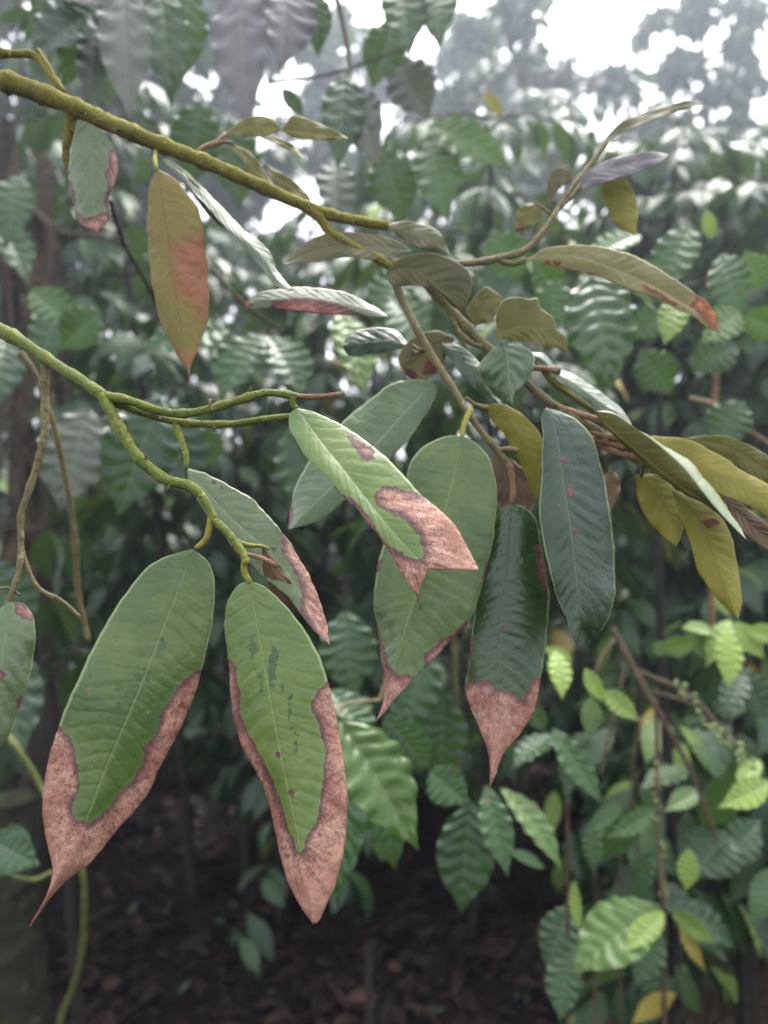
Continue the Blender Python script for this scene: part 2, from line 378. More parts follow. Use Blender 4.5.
# ------------------------------------------------------------------ foreground leaves (lofted shells with real thickness)
def fg_leaf(parent, mat, back, curves, dep, offs, les=(), wet=(), label=None, n=84, m=14, ts=None, puff=None, wob=0.0018, stalk=None, fmats=None, seed=1, rippl=0.0):
    """curves: outlines from one edge to the other, base to tip; dep: depths base..tip; offs: depth offset of each curve (m)."""
    cs = [px(c) if isinstance(c, str) else c for c in curves]
    if len(cs) == 2:
        a, b = cr(cs[0], n), cr(cs[1], n); C = [a, (a+b)/2, b]
        if len(offs) == 2: offs = [offs[0], 0, offs[1]]
    else: C = [cr(c, n) for c in cs]
    rr = np.random.RandomState(seed)
    sl = np.linspace(0, 1, n+1); edge_px = np.linalg.norm(np.diff(C[len(C)//2], axis=0), axis=1).sum()
    for k_ in (0, len(C)-1):
        tg = np.gradient(C[k_], axis=0); nl_ = np.stack([-tg[:, 1], tg[:, 0]], 1); nl_ /= np.linalg.norm(nl_, axis=1)[:, None]+1e-9
        nz_ = sum(rr.uniform(.3, 1)*np.sin(2*np.pi*f_*sl+rr.uniform(0, 6.28))/f_**.45 for f_ in (3, 5, 8, 13, 21, 31))
        C[k_] = C[k_]+nl_*(nz_*np.minimum(1, 6*np.sin(np.pi*sl))*min(.9, edge_px/260))[:, None]
    K = len(C)
    ts = ts or list(np.linspace(-1, 1, K))
    s = np.linspace(0, 1, n+1)
    dd = np.interp(s, np.linspace(0, 1, len(dep)), dep)
    ker = np.ones(15)/15; dp = np.pad(dd, 7, mode='edge'); ddS = np.convolve(dp, ker, 'valid')
    dd = ddS if len(dep) > 2 else dd
    wmax = np.linalg.norm(C[0]-C[-1], axis=1).max()
    if puff is None: puff = min(.0016, .0016*wmax/90)
    prof = np.minimum(1, np.sin(np.pi*np.clip(s, 0.0, 1))**0.6+0.15*s)
    UV = []; D = []; T = []; span = []
    for k in range(K-1):
        w = np.linspace(0, 1, m+1)
        if k > 0: w = w[1:]
        for x in w:
            UV.append(C[k]*(1-x)+C[k+1]*x)
            D.append(dd+prof*(offs[k]*(1-x)+offs[k+1]*x)-puff*prof*4*x*(1-x))
            T.append(np.full(n+1, ts[k]*(1-x)+ts[k+1]*x)); span.append(k)
    UV = np.array(UV); D = np.array(D); T = np.array(T); nc = len(UV)      # nc x (n+1)
    ph = rr.uniform(0, 6.28, 4)
    Lpx = np.linalg.norm(np.diff(C[K//2], axis=0), axis=1).sum(); Lm = Lpx*np.mean(dd)/F
    S = s[None]*Lm*np.ones((nc, 1))
    D = D+wob*np.abs(T)**1.5*prof*(np.sin(s*11+ph[0]+T*1.5)*0.6+np.sin(s*23+ph[1]-T)*0.4)
    # soft quilting between the side veins
    D = D+(0.00024+rippl)*prof*np.sin(2*np.pi*(S*118-np.abs(T)*1.9)+1.8*np.sin(S*90+T*2+ph[2]))*(.6+.4*np.sin(S*61+T*4+ph[3]))*np.clip(np.abs(T)*3, 0, 1)*np.clip((1-np.abs(T))*4, 0, 1)
    flat = UV.reshape(-1, 2)
    nv = nc*(n+1)
    lm = np.full(nv, -60.0)
    for pl in les: lm = np.maximum(lm, sdf(flat, px(pl)))
    dry = np.clip(lm/6, 0, 1).reshape(nc, n+1)
    fu, fv = UV[..., 0], UV[..., 1]
    D = D+dry*(.0005*np.sin(fu*.17+ph[0]+1.7*np.sin(fv*.06))*np.sin(fv*.13+ph[1]+1.4*np.sin(fu*.09))+.00012*np.sin(fu*.5+fv*.31+ph[2]+2*np.sin(fv*.11))+.0001*np.sin(fv*.7-fu*.3+2*np.sin(fu*.13)))
    X = (flat[:, 0]-384)/F*D.ravel(); Y = D.ravel(); Z = CZ-(flat[:, 1]-512)/F*D.ravel()
    V = np.stack([X, Y, Z], 1).reshape(nc, n+1, 3)
    du = np.gradient(V, axis=0); dv = np.gradient(V, axis=1)
    N = np.cross(du, dv); N /= np.linalg.norm(N, axis=2)[..., None]+1e-12
    flip = N[..., 1].mean() > 0
    if flip: N = -N
    i = np.arange(nc-1)[:, None]; j = np.arange(n)[None]; w_ = n+1
    q = np.stack([i*w_+j, (i+1)*w_+j, (i+1)*w_+j+1, i*w_+j+1], -1).reshape(-1, 4)
    if flip: q = q[:, ::-1]
    th = 0.00042
    wm = np.full(nv, -60.0)
    for wx, wy, wr, wl in wet:
        wm = np.maximum(wm, wr*.8-np.sqrt(((flat[:, 0]-wx))**2+((flat[:, 1]-wy)/wl)**2))
    at = dict(s=S.ravel(), t=T.ravel(), les=lm, wet=wm)
    acc = Acc()
    spans = np.repeat(np.array(span[1:]), n)
    if fmats: mi = np.array([fmats[k] for k in spans])
    else: mi = 0
    allV = np.concatenate([V.reshape(-1, 3), (V-N*th).reshape(-1, 3)])
    ring = np.concatenate([np.arange(w_), np.arange(1, nc)*w_+n, (nc-1)*w_+np.arange(n-1, -1, -1), np.arange(nc-2, 0, -1)*w_])
    nx = np.roll(ring, -1)
    rim = np.stack([ring, nx, nx+nv, ring+nv], -1)
    if flip: rim = rim[:, ::-1]
    faces = np.concatenate([q, q[:, ::-1]+nv, rim])
    nq = len(q)
    mis = np.concatenate([np.full(nq, 0) if np.isscalar(mi) else mi, np.full(nq, 1), np.full(len(rim), 0)])
    acc.add(allV, faces, mis, s=np.tile(at['s'], 2), t=np.tile(at['t'], 2), les=np.tile(lm, 2), wet=np.tile(wm, 2))
    mats = [LMat(mat), LMat(back)]
    if fmats and max(fmats) >= 2: mats.append(LMat('gloss'))
    o = acc.build('leaf', mats, parent, ('s', 't', 'les', 'wet'))
    if label: o['label'] = label
    for wx, wy, wr, wl in wet:
        for q_ in range(rr.randint(1, 3)):
            tgt = np.array([wx+rr.normal(0, wr*.8), wy+rr.normal(0, wr*wl*.6)])
            ii = np.argmin(((flat-tgt)**2).sum(1)); c = V.reshape(-1, 3)[ii]; nn = N.reshape(-1, 3)[ii]
            r = rr.uniform(.0004, .0011); h = np.linspace(0, np.pi/2, 6)
            v_, f_ = tube_rings(c-nn*.0002+nn*(np.sin(h)*r*.75)[:, None], np.cos(h)*r+1e-5, 10)
            a = Acc(); a.add(v_, f_); a.build('water_drop', M_DROP, o, ())
    if stalk:
        a = Acc(); st = px(stalk[0])
        if st.shape[1] == 2: st = np.column_stack([st, np.linspace(stalk[3], dep[0]+0.0005, len(st))])
        tube_px(a, st, stalk[1], stalk[2], bump=0.05, k=9)
        a.build('leaf_stalk', stalk[4], o, ())
    return o

exec_fg = True
# ================================================================== lower branch
LB = thing('tree_branch', 'yellow-green branch from the left edge carrying the big hanging leaves with brown dying tips', 'branch', P(-12, 322, .47), 'fruit tree branches in the foreground')
a = Acc()
tube_px(a, px('-14,322,.475 20,341,.467 45,358,.462 75,377,.456 104,396,.45'), 6.8, 5.2, bump=.07, k=12)
tube_px(a, px('101,395,.45 130,401,.45 160,411,.452 190,413,.452 230,403,.45 265,393,.444 297,396,.44'), 4.6, 3.6)
tube_px(a, px('101,396,.452 125,406,.456 150,415,.46 185,423,.462 230,424,.462 265,419,.458 292,416,.455'), 4.2, 3.0)
tube_px(a, px('102,395,.45 118,425,.445 138,457,.44 165,479,.435 192,487,.43 207,505,.427 214,520,.425'), 5.6, 4.6)
tube_px(a, px('213,519,.425 228,533,.42 242,551,.415 247,565,.412'), 4.0, 3.6)
a.build('branch', M_GREENTWIG, LB, ())
a = Acc(); tube_px(a, px('294,396,.44 315,397,.438 341,394,.436'), 2.8, 2.2); a.build('twig', M_BROWNTWIG, LB, ())
a = Acc(); tube_px(a, px('175,421,.462 181,440,.458 186,455,.455 186,468,.452'), 3.4, 2.8); a.build('twig', M_GREENTWIG, LB, ())
a = Acc(); tube_px(a, px('243,553,.415 258,557,.414 268,561,.412 277,566,.411'), 2.0, 2.6); a.build('twig', M_BROWNTWIG, LB, ())
a = Acc(); tube_px(a, px('233,538,.421 246,545,.424 262,546,.43 268,549,.433'), 2.2, 1.8); a.build('twig', M_YELTWIG, LB, ())
# buds along the bark
rb = np.random.RandomState(3)
for (u, v, d) in [(30,351,.465),(62,372,.46),(86,381,.455),(122,437,.444),(146,461,.438),(129,432,.444),(170,485,.434),(210,398,.452),(250,393,.448),(160,418,.461),(215,428,.462),(232,545,.42),(200,496,.429)]:
    a = Acc(); w = rb.uniform(-4.5, 4.5); tube_px(a, [(u, v+w*.4, d-.002), (u+rb.uniform(-3,3), v+w+rb.choice([-4,4]), d-.004)], 1.9, 1.0, n=4, bump=0, k=7)
    a.build('bud', M_OLDTWIG, LB, ())
# hanging twig at far left
a = Acc()
tube_px(a, px('45,360,.463 45,400,.46 44,440,.455 30,487,.45 21,515,.447 21,545,.445 19,570,.44 12,592,.436 3,612,.433'), 4.2, 2.6)
tube_px(a, px('21,548,.445 30,575,.443 42,591,.441 62,601,.44 80,617,.438'), 2.6, 1.8)
tube_px(a, px('20,595,.437 8,588,.44 -6,590,.44'), 1.4, 1.0)
a.build('twig', M_OLDTWIG, LB, ())

fg_leaf(LB, 'mid', 'olive', [
    '193,549 171,555 145,570 117,605 92,650 71,695 58,728 48,760 43,795 45,835 52,865 50,885 42,905 30,926',
    '193,549 178,590 163,628 135,700 105,770 85,823 66,862 48,895 30,926',
    '193,549 207,561 215,580 214,615 205,655 196,690 180,730 160,768 145,797 115,833 93,861 68,880 48,901 30,926'],
    [.424, .405, .392, .38], [.003, 0, .012], puff=.0016,
    les=['58,726 70,738 79,768 78,790 72,806 77,820 90,823 105,812 117,797 135,777 142,763 144,745 155,735 163,710 172,695 188,675 203,667 240,660 230,760 100,960 0,960 20,740'],
    wet=[(162,645,4,2.2),(160,652,3,2),(90,672,3,4),(147,680,3,3),(119,700,2.6,5),(137,675,2.4,3),(107,675,2,3),(117,690,2,2)],
    label='large leaf at lower left with pinkish-brown dead tip and right margin',
    stalk=('211,518,.425 209,530,.425 205,541,.425 196,548,.424', 3.6, 2.6, .42, M_YELTWIG), seed=11)
fg_leaf(LB, 'lime', 'olive', [
    '250,581 238,585 228,600 225,620 226,642 229,672 232,710 240,742 258,775 270,810 278,845 287,880 303,910 313,924',
    '250,581 260,640 272,707 284,770 297,830 306,880 313,924',
    '250,581 264,587 283,602 305,630 318,655 328,682 337,720 344,765 347,802 345,845 337,880 326,905 319,921 313,924'],
    [.413, .398, .386, .372], [.010, 0, .004], puff=.0016,
    les=['331,676 318,690 310,703 318,725 325,748 323,780 318,815 305,840 303,855 297,853 288,825 276,790 266,765 256,745 242,722 239,690 234,662 224,650 200,650 230,960 370,960 370,660', '292,788 296,792 295,799 290,798 289,792', '276,750 280,752 278,757 274,757'],
    wet=[(253,650,4,4),(272,665,6,4),(275,655,4,3),(262,690,2.5,5),(290,710,3,5),(296,728,3,3),(283,690,3,3),(258,675,2.5,3),(295,745,2,3)],
    label='large upright-hanging leaf at lower centre edged in brown along both margins',
    stalk=('246,560,.413 244,568,.413 246,576,.413 250,582,.4125', 3.8, 3.0, .41, M_YELTWIG), seed=12)
fg_leaf(LB, 'lime', 'olive', [
    '297,408 290,415 291,432 305,455 325,475 337,490 355,508 378,535 395,562 406,581 418,597',
    '297,408 320,440 348,475 375,510 400,540 428,569',
    '297,408 320,414 350,430 380,452 404,475 420,494 445,514 458,530 468,548 479,570'],
    [.44, .415, .40, .392], [-.004, 0, .010], puff=.0014, wob=.001,
    les=['328,484 338,490 352,499 370,519 385,541 405,557 420,562 425,552 418,535 405,520 390,514 377,506 374,494 384,486 400,487 425,496 470,480 500,580 430,640 380,600 320,500',
         '347,434 355,437 372,448 377,460 366,461 355,450'],
    wet=[(388,470,3,1),(384,467,2,1)],
    label='folded pale green leaf at centre with a large reddish-brown patch and broken end',
    stalk=('294,397,.44 293,404,.44 297,409,.44', 3.4, 2.8, .44, M_GREENTWIG), seed=13)
fg_leaf(LB, 'pale', 'olive', [
    '187,468 190,486 205,512 222,534 240,557 262,576 282,592 300,612 316,633 330,645',
    '187,468 205,489 225,511 247,532 270,550 290,575 307,605 330,645',
    '187,468 205,473 232,487 253,500 272,519 285,536 298,556 312,581 322,606 330,645'],
    [.452, .445, .44, .43], [-.004, 0, .008],
    les=['276,534 283,536 280,548 286,558 291,566 298,577 302,592 300,612 316,634 325,660 345,660 320,560 295,530', '217,527 235,549 258,570 265,580 255,583 235,568 215,535', '248,494 257,500 262,507 254,502'],
    wet=[(214,482,2.5,1),(221,486,2.2,1),(275,548,3,1.2)],
    label='pale green leaf behind the twig fork with brown crumbling right margin', seed=14)
fg_leaf(LB, 'bronze', 'mid', [
    '262,548 263,570 270,590 283,603 301,613', '263,548 276,560 290,580 299,598 301,613'],
    [.433, .436, .44], [.002, .002], label='small olive-brown leaf underside tucked behind the lower centre leaf', seed=15)
fg_leaf(LB, 'pale', 'olive', [
    '8,602 -12,620 -30,660 -35,700 -22,765', '8,602 3,650 -4,700 -22,765', '8,602 24,604 34,620 35,648 29,680 18,712 5,742 -22,765'],
    [.433, .42, .415, .41], [.004, 0, .006],
    les=['14,598 24,600 34,612 33,620 24,618 15,615', '-4,668 2,666 6,674 1,680 -4,678', '16,697 22,694 26,704 19,712 15,705'],
    wet=[(9,636,3,1)], label='leaf cut by the left edge with pink blotches', seed=16)

# ================================================================== upper branch
UB = thing('tree_branch', 'mossy olive-yellow branch slanting down from the upper left corner with leaves on brown twigs', 'branch', P(-20, 72, .52), 'fruit tree branches in the foreground')
a = Acc()
tube_px(a, px('-22,73,.52 20,86,.522 60,101,.525 100,119,.528 140,136,.532 180,152,.536 220,168,.54 260,186,.545 300,204,.55 335,216,.555 365,222,.56 388,226,.562'), 9.6, 4.6, bump=.07, k=16)
tube_px(a, px('300,203,.55 318,216,.552 330,232,.553 352,246,.553 378,258,.553 392,268,.552'), 5.0, 4.2)
tube_px(a, px('72,105,.527 70,128,.53 66,150,.535 70,172,.54'), 6.0, 3.0)
a.build('branch', M_MOSS, UB, ())
a = Acc()
tube_px(a, px('-14,52,.53 15,54,.53 34,55,.53 48,72,.528 64,92,.526'), 4.0, 3.0)
tube_px(a, px('38,50,.53 48,66,.528 62,90,.526'), 2.4, 2.0)
a.build('twig', M_MOSS, UB, ())
a = Acc()
tube_px(a, px('392,268,.552 398,290,.545 412,320,.54 428,349,.535 445,376,.53 463,405,.525 478,427,.52 494,446,.517 512,470,.515'), 4.0, 3.0)
tube_px(a, px('428,349,.535 420,350,.537 413,345,.54'), 2.0, 1.6)
tube_px(a, px('466,398,.525 476,405,.528 488,408,.53'), 2.4, 2.4)
tube_px(a, px('498,450,.517 508,449,.516 518,451,.515'), 2.2, 2.6)
a.build('twig', M_OLDTWIG, UB, ())
a = Acc(); tube_px(a, px('508,464,.515 512,478,.514 513,495,.511 512,504,.51'), 3.2, 2.4); a.build('twig', M_BROWNTWIG, UB, ())
a = Acc()
tube_px(a, px('390,262,.553 415,272,.553 436,294,.55 460,320,.547 486,346,.545 512,368,.54 540,395,.535 566,412,.53 600,432,.53 640,458,.53'), 5.2, 3.4)
tube_px(a, px('452,312,.548 457,328,.545 470,342,.543 482,347,.542'), 2.6, 2.4)
a.build('twig', M_OLDTWIG, UB, ())
a = Acc()
for s_ in ('570,412,.53 590,417,.525 604,424,.524', '590,432,.53 605,436,.522 625,440,.52', '592,438,.532 612,444,.522 632,449,.52', '594,442,.534 615,452,.524 638,458,.52', '628,456,.524 638,462,.522 648,464,.521', '532,368,.54 546,369,.54 560,371,.541', '548,402,.534 562,408,.53 580,414,.528'):
    tube_px(a, px(s_), 2.6, 3.3)
a.build('twig', M_BROWNTWIG, UB, ())
a = Acc()
tube_px(a, px('392,262,.553 430,264,.56 470,263,.57 500,258,.58 525,250,.585 543,232,.59 560,206,.6 575,184,.605 592,163,.61 606,143,.615'), 4.0, 2.4)
tube_px(a, px('500,261,.58 512,264,.578 526,260,.576'), 3.0, 2.6)
tube_px(a, px('551,214,.596 540,206,.598 534,202,.6'), 1.8, 1.4)
tube_px(a, px('560,208,.598 572,196,.6 580,186,.6'), 2.2, 2.0)
a.build('twig', M_OLDTWIG, UB, ())
a = Acc()
tube_px(a, px('196,153,.545 206,146,.55 218,141,.555 226,134,.56'), 2.6, 2.0)
tube_px(a, px('208,147,.55 222,142,.555 232,143,.558'), 2.2, 1.6)
a.build('twig', M_BROWNTWIG, UB, ())

fg_leaf(UB, 'mid', 'olive', [
    '462,436 445,437 425,445 410,462 404,490 390,528 378,562 374,598 377,625 380,655 385,680 382,704 376,722',
    '462,436 453,480 440,525 425,568 410,612 400,650 392,685 376,722',
    '462,436 478,444 490,460 496,485 496,520 489,560 478,600 465,627 446,646 429,664 414,678 397,697 376,722'],
    [.513, .495, .48, .462], [.022, 0, .003], puff=.0012, rippl=.00015,
    les=['372,618 379,630 383,642 390,665 396,674 405,673 415,677 424,690 385,740 360,730 365,660', '423,672 425,655 440,640 455,633 459,626 470,618 475,630 440,680', '487,560 482,575 480,600 490,600 500,560', '376,560 372,575 380,572 383,558'],
    wet=[(420,606,4,1.4),(432,604,3,1),(447,618,2.2,2),(390,628,3,2),(395,634,2.5,1.4)],
    label='broad grey-green leaf at centre behind the folded leaf, dead pointed tip',
    stalk=('471,409,.524 466,420,.518 463,430,.515 462,438,.513', 3.4, 2.2, .52, M_YELTWIG), seed=21)
fg_leaf(UB, 'dark', 'olive', [
    '512,503 504,508 495,520 485,555 477,592 472,632 468,668 465,690 472,712 482,736 489,755 490,787',
    '512,503 508,560 502,620 498,680 495,720 493,755 490,787',
    '512,503 525,508 535,518 541,540 546,570 549,600 547,640 541,676 534,710 520,735 505,752 497,770 490,787'],
    [.51, .50, .49, .475], [.006, 0, .004], puff=.0014, rippl=.0003,
    les=['455,684 475,681 491,678 495,689 510,690 524,700 530,680 545,672 560,720 500,800 470,790', '534,546 543,542 552,590 545,591 538,575', '470,634 475,640 470,668 466,680 462,660', '502,622 505,626 503,632 500,628'],
    label='dark green leaf hanging right of centre with a brown heart-shaped dead tip', seed=22)
fg_leaf(UB, 'slate', 'olive', [
    '546,408 542,416 543,440 541,480 540,520 546,555 555,590 565,616 571,634 577,648',
    '546,408 556,430 563,478 571,529 577,584 579,615 577,648',
    '546,408 562,412 581,424 594,442 605,480 612,530 616,575 613,604 605,625 598,632 588,626 581,632 577,648'],
    [.50, .485, .475, .465], [-.007, 0, .022], puff=.0014, rippl=.0004,
    les=['561,456 565,455 566,465 562,464', '566,488 573,487 574,496 568,497', '573,528 579,528 579,533 574,534'],
    label='very dark slate-green leaf hanging right of centre with a torn blunt tip', seed=23)
fg_leaf(UB, 'gloss', 'olive', [
    '434,381 415,379 395,383 375,395 350,415 325,443 307,463 295,490 290,513 288,530',
    '434,383 405,412 378,442 345,474 315,503 288,530',
    '434,383 437,392 430,408 415,430 395,455 372,479 345,500 325,517 305,525 288,530'],
    [.545, .53, .515, .505], [.024, 0, -.004], puff=.0012, rippl=.0001,
    les=['290,500 294,512 291,530 284,530 284,505'], wet=[(302,483,2.5,1)],
    label='glossy leaf slanting down-left behind the folded leaf, greyish upper half', seed=24)
fg_leaf(UB, 'pale', 'olive', [
    '88,122 78,130 72,146 68,176 73,205 80,224 97,233', '88,122 92,160 93,200 97,233', '88,122 103,132 115,150 118,174 109,196 111,213 105,226 97,233'],
    [.525, .522, .52], [.006, 0, .003], puff=.0014,
    les=['108,150 120,145 122,180 110,215 104,200 108,190 104,176 109,165', '74,208 84,218 96,215 108,212 114,225 97,240 78,235', '66,165 71,172 76,205 68,205'],
    wet=[(107,148,1.6,1), (103,143,1.5,1)], label='ragged pale leaf hanging at upper left with pink eaten edges', seed=25)
fg_leaf(UB, 'olivepink', 'mid', [
    '157,168 150,185 147,210 148,250 153,290 161,324 175,351 186,368 190,383',
    '157,168 163,205 169,240 174,280 180,320 187,360 190,383',
    '157,168 172,177 188,194 199,211 204,236 208,270 209,305 205,331 196,354 190,370 190,383'],
    [.515, .51, .505, .50], [.006, 0, .006], puff=.0014,
    les=['170,245 190,236 215,225 220,310 207,322 195,318 190,300 180,300 175,290 173,262', '168,340 180,352 188,354 200,345 210,335 200,390 180,390'],
    label='olive leaf underside hanging at upper left, flushed pink on its right half', seed=26,
    stalk=('156,150,.535 155,160,.52 157,169,.515', 2.2, 2.0, .53, M_YELTWIG))
fg_leaf(UB, 'drab', 'mid', ['150,152 168,160 188,176 207,198 222,222', '150,152 172,168 190,190 206,212 224,230'],
    [.53, .525, .52], [.0, .0], label='narrow dark green underside below the mossy branch', seed=27)
fg_leaf(UB, 'red', 'olive', ['166,158 190,174 216,201 242,227 268,250 278,271 293,289', '162,160 190,188 216,217 242,245 262,268 276,286 290,291'],
    [.528, .52, .51, .505], [.008, -.003], label='narrow pale grey leaf seen almost edge-on below the mossy branch', seed=28,
    les=[])
fg_leaf(UB, 'red', 'olive', ['388,316 372,305 346,293 320,288 294,287 263,291 252,297 245,303', '388,317 372,316 346,315 307,312 273,308 258,308 245,310'],
    [.535, .53, .53], [.010, -.003], les=['272,300 290,298 310,297 330,301 348,308 362,314 330,320 270,312', '243,296 252,300 251,312 242,312'],
    label='leaf seen edge-on at upper centre with a dark red inner face', seed=29)
fg_leaf(UB, 'drab', 'mid', ['412,251 390,238 351,232 325,234 305,243 282,264', '412,251 372,247 340,247 312,252 282,264', '412,251 390,258 372,259 346,257 315,262 282,264'],
    [.555, .55, .545], [.004, 0, -.004], label='dark olive underside arching below the end of the mossy branch', seed=30)
fg_leaf(UB, 'drab', 'mid', ['386,272 400,258 416,254 433,253 449,258 466,268 472,282 469,298 463,311', '386,272 411,269 438,288 452,300 463,311', '386,272 392,285 419,286 438,292 452,306 463,311'],
    [.54, .53, .53], [-.002, 0, .002], puff=.0004, label='brown-grey folded leaf underside at the centre of the twigs', seed=31)
fg_leaf(UB, 'olive', 'mid', ['496,334 497,313 504,299 518,297 530,299 537,298 541,308 552,316 557,329 567,338 568,352', '496,336 515,328 535,328 552,338 568,352', '496,338 518,341 534,344 556,348 568,353'],
    [.535, .53, .53], [.003, 0, -.001], puff=.0004, label='olive leaf underside with a jagged pale upper edge', seed=32)
fg_leaf(UB, 'gloss', 'olive', ['501,343 488,354 478,368 485,384 498,398 512,406', '504,343 508,362 509,384 512,406', '507,343 518,343 534,355 531,374 516,395 512,406'],
    [.52, .515, .51], [.010, 0, .010], puff=.001, rippl=.0006, label='dark shiny crumpled leaf with a white sheen on its left half', seed=33)
fg_leaf(UB, 'red', 'olive', ['528,352 545,354 556,367 575,375 592,386 610,399 622,409 632,424', '530,354 555,378 575,393 600,412 632,424'],
    [.545, .545, .54], [.012, -.002], label='narrow whitish leaf top lying over the brown twigs', seed=34)
fg_leaf(UB, 'olive', 'mid', ['530,355 555,378 575,393 598,411 606,414', '530,356 548,382 568,398 586,409 606,416'],
    [.545, .54, .54], [.0, .004], label='olive underside of the narrow leaf over the brown twigs', seed=35)
fg_leaf(UB, 'olive', 'gloss', [
    '594,411 614,413 640,430 664,446 690,461 709,484 724,503 738,524 748,542',
    '594,411 614,414 634,427 656,443 682,466 703,492 718,511 732,526 748,542',
    '594,412 612,430 632,447 656,467 682,487 700,498 716,511 732,527 748,542',
    '594,412 612,434 636,456 660,477 684,494 700,501 716,513 732,528 748,542'],
    [.52, .512, .51, .505], [.014, -.004, 0, .004], fmats=[2, 0, 0], ts=[-1, -.95, 0, 1], puff=.001,
    label='long olive leaf pointing down-right with a silvery turned edge', seed=36)
fg_leaf(UB, 'oliveyellow', 'mid', [
    '672,490 676,507 687,533 697,568 707,585 717,599 738,620', '672,490 694,512 708,540 720,573 732,603 738,620', '672,490 695,497 717,513 730,532 737,563 742,598 738,620'],
    [.53, .52, .505], [.004, 0, .006], les=['700,520 712,518 718,523 708,528'], label='yellow-olive leaf underside hanging at right', seed=37)
fg_leaf(UB, 'oliveyellow', 'mid', [
    '648,436 682,438 712,451 742,470 768,485 800,510 820,540', '648,437 684,454 716,472 745,488 775,505 820,540', '648,438 672,462 712,490 742,503 768,517 795,530 820,540'],
    [.545, .54, .53], [.006, 0, -.002], label='yellow-olive leaf underside running out of the right edge', seed=38)
fg_leaf(UB, 'olive', 'mid', ['684,438 720,435 745,443 768,456 800,480', '684,440 715,452 742,468 768,484 800,482'],
    [.57, .57, .565], [.0, .0], label='dark olive leaf behind the yellow one at the right edge', seed=39)
fg_leaf(UB, 'bronze', 'mid', ['714,488 735,500 755,514 772,530 800,560', '714,490 728,514 745,533 768,550 800,562'],
    [.56, .55, .55], [.003, -.003], rippl=.0004, label='pinkish-brown leaf underside below the yellow leaf at the right edge', seed=40)
fg_leaf(UB, 'oliveyellow', 'mid', ['636,476 638,500 648,520 662,535 676,547', '640,474 655,490 668,510 674,530 676,547', '642,474 660,476 676,492 683,515 682,534 676,547'],
    [.545, .54, .535], [.004, 0, .004], label='small two-toned yellow and brown leaf under the right twigs',
    stalk=('644,464,.525 643,470,.535 641,476,.545', 1.8, 1.6, .53, M_OLDTWIG), seed=41)
fg_leaf(UB, 'bronze', 'mid', ['607,470 603,482 605,500 611,512', '607,470 617,475 620,490 611,512'], [.56, .555, .55], [0, 0], label='small brown leaf behind the slate-green leaf', seed=42,
    stalk=('608,452,.55 607,462,.555 607,471,.56', 1.6, 1.4, .55, M_OLDTWIG))
fg_leaf(UB, 'oliveyellow', 'mid', ['485,404 492,420 505,436 520,462 534,497', '485,404 506,418 522,440 534,468 536,497', '485,404 505,405 524,416 540,434 546,460 540,482 536,497'],
    [.545, .54, .54], [.004, 0, .004], label='olive leaf underside with yellow lower edge behind the dark leaf', seed=43)
fg_leaf(UB, 'bronze', 'mid', ['494,452 490,470 493,490 500,512 505,525', '494,452 512,460 528,475 534,500 520,525'], [.56, .555, .55], [0, 0], label='brownish leaf underside behind the top of the dark green leaf', seed=44)
fg_leaf(UB, 'olivered', 'mid', ['455,339 438,331 420,334 408,342 398,357 404,373', '455,339 446,357 437,373 420,381 404,374'], [.56, .56, .56], [0, 0],
    les=['424,362 434,358 440,366 432,374 422,374', '404,366 414,368 418,378 408,380'], label='small olive leaf with bright red blotches', seed=45)
fg_leaf(UB, 'slate', 'mid', ['410,346 398,332 386,328 370,328 352,332 342,344', '410,347 386,352 370,355 350,356 342,346'], [.57, .565, .565], [.01, -.002], label='small grey shiny leaf beside the twig at centre', seed=46,
    stalk=('424,350,.54 417,353,.55 410,347,.57', 1.8, 1.5, .54, M_OLDTWIG))
fg_leaf(UB, 'dark', 'olive', ['441,343 460,346 479,362 492,384 506,412', '441,344 450,360 466,380 484,398 506,412'], [.555, .55, .545], [.006, 0], label='dark leaf lying along the brown twigs', seed=47)
fg_leaf(UB, 'drab', 'mid', ['388,224 405,221 425,225 440,233 450,254', '388,224 402,240 422,248 438,251 450,254'], [.575, .57, .57], [.004, -.002], label='dark olive leaf at the end of the mossy branch', seed=48)
fg_leaf(UB, 'olive', 'mid', ['504,298 488,287 478,292 470,303 466,312 476,326', '504,299 498,312 490,321 476,326'], [.565, .56, .56], [0, 0], label='small green-olive leaf behind the jagged one', seed=49)
fg_leaf(UB, 'oliveorange', 'mid', [
    '526,259 547,248 581,245 609,248 641,259 672,277 700,297 716,314 720,332', '526,259 555,256 584,259 625,274 656,288 687,306 708,320 720,332', '526,260 562,268 594,275 625,287 656,299 687,313 706,326 720,332'],
    [.58, .57, .56, .55], [.007, 0, -.004], les=['696,288 694,300 690,306 702,318 714,330 726,345 735,320 712,296', '544,260 549,258 551,264 546,266', '553,261 560,262 558,266 553,265', '588,272 596,272 594,276 589,276', '640,284 660,292 680,305 690,312 670,303'],
    label='long olive leaf at upper right with a dark red and orange tip', seed=50)
fg_leaf(UB, 'drab', 'mid', ['602,142 612,130 626,120 656,108 687,101 702,103', '602,142 622,131 650,116 680,106 702,103', '602,142 616,136 641,124 670,114 688,108 702,104'], [.615, .62, .62], [.003, 0, -.003], label='narrow grey-green leaf at the tip of the upper right twig', seed=51)
fg_leaf(UB, 'violet', 'mid', ['572,196 581,176 603,162 631,154 652,152 668,154', '574,196 592,178 614,168 640,162 668,155', '576,196 588,188 606,182 637,173 658,163 668,156'], [.6, .605, .61], [.004, 0, -.004], label='dark purplish leaf underside on the upper right twig', seed=52)
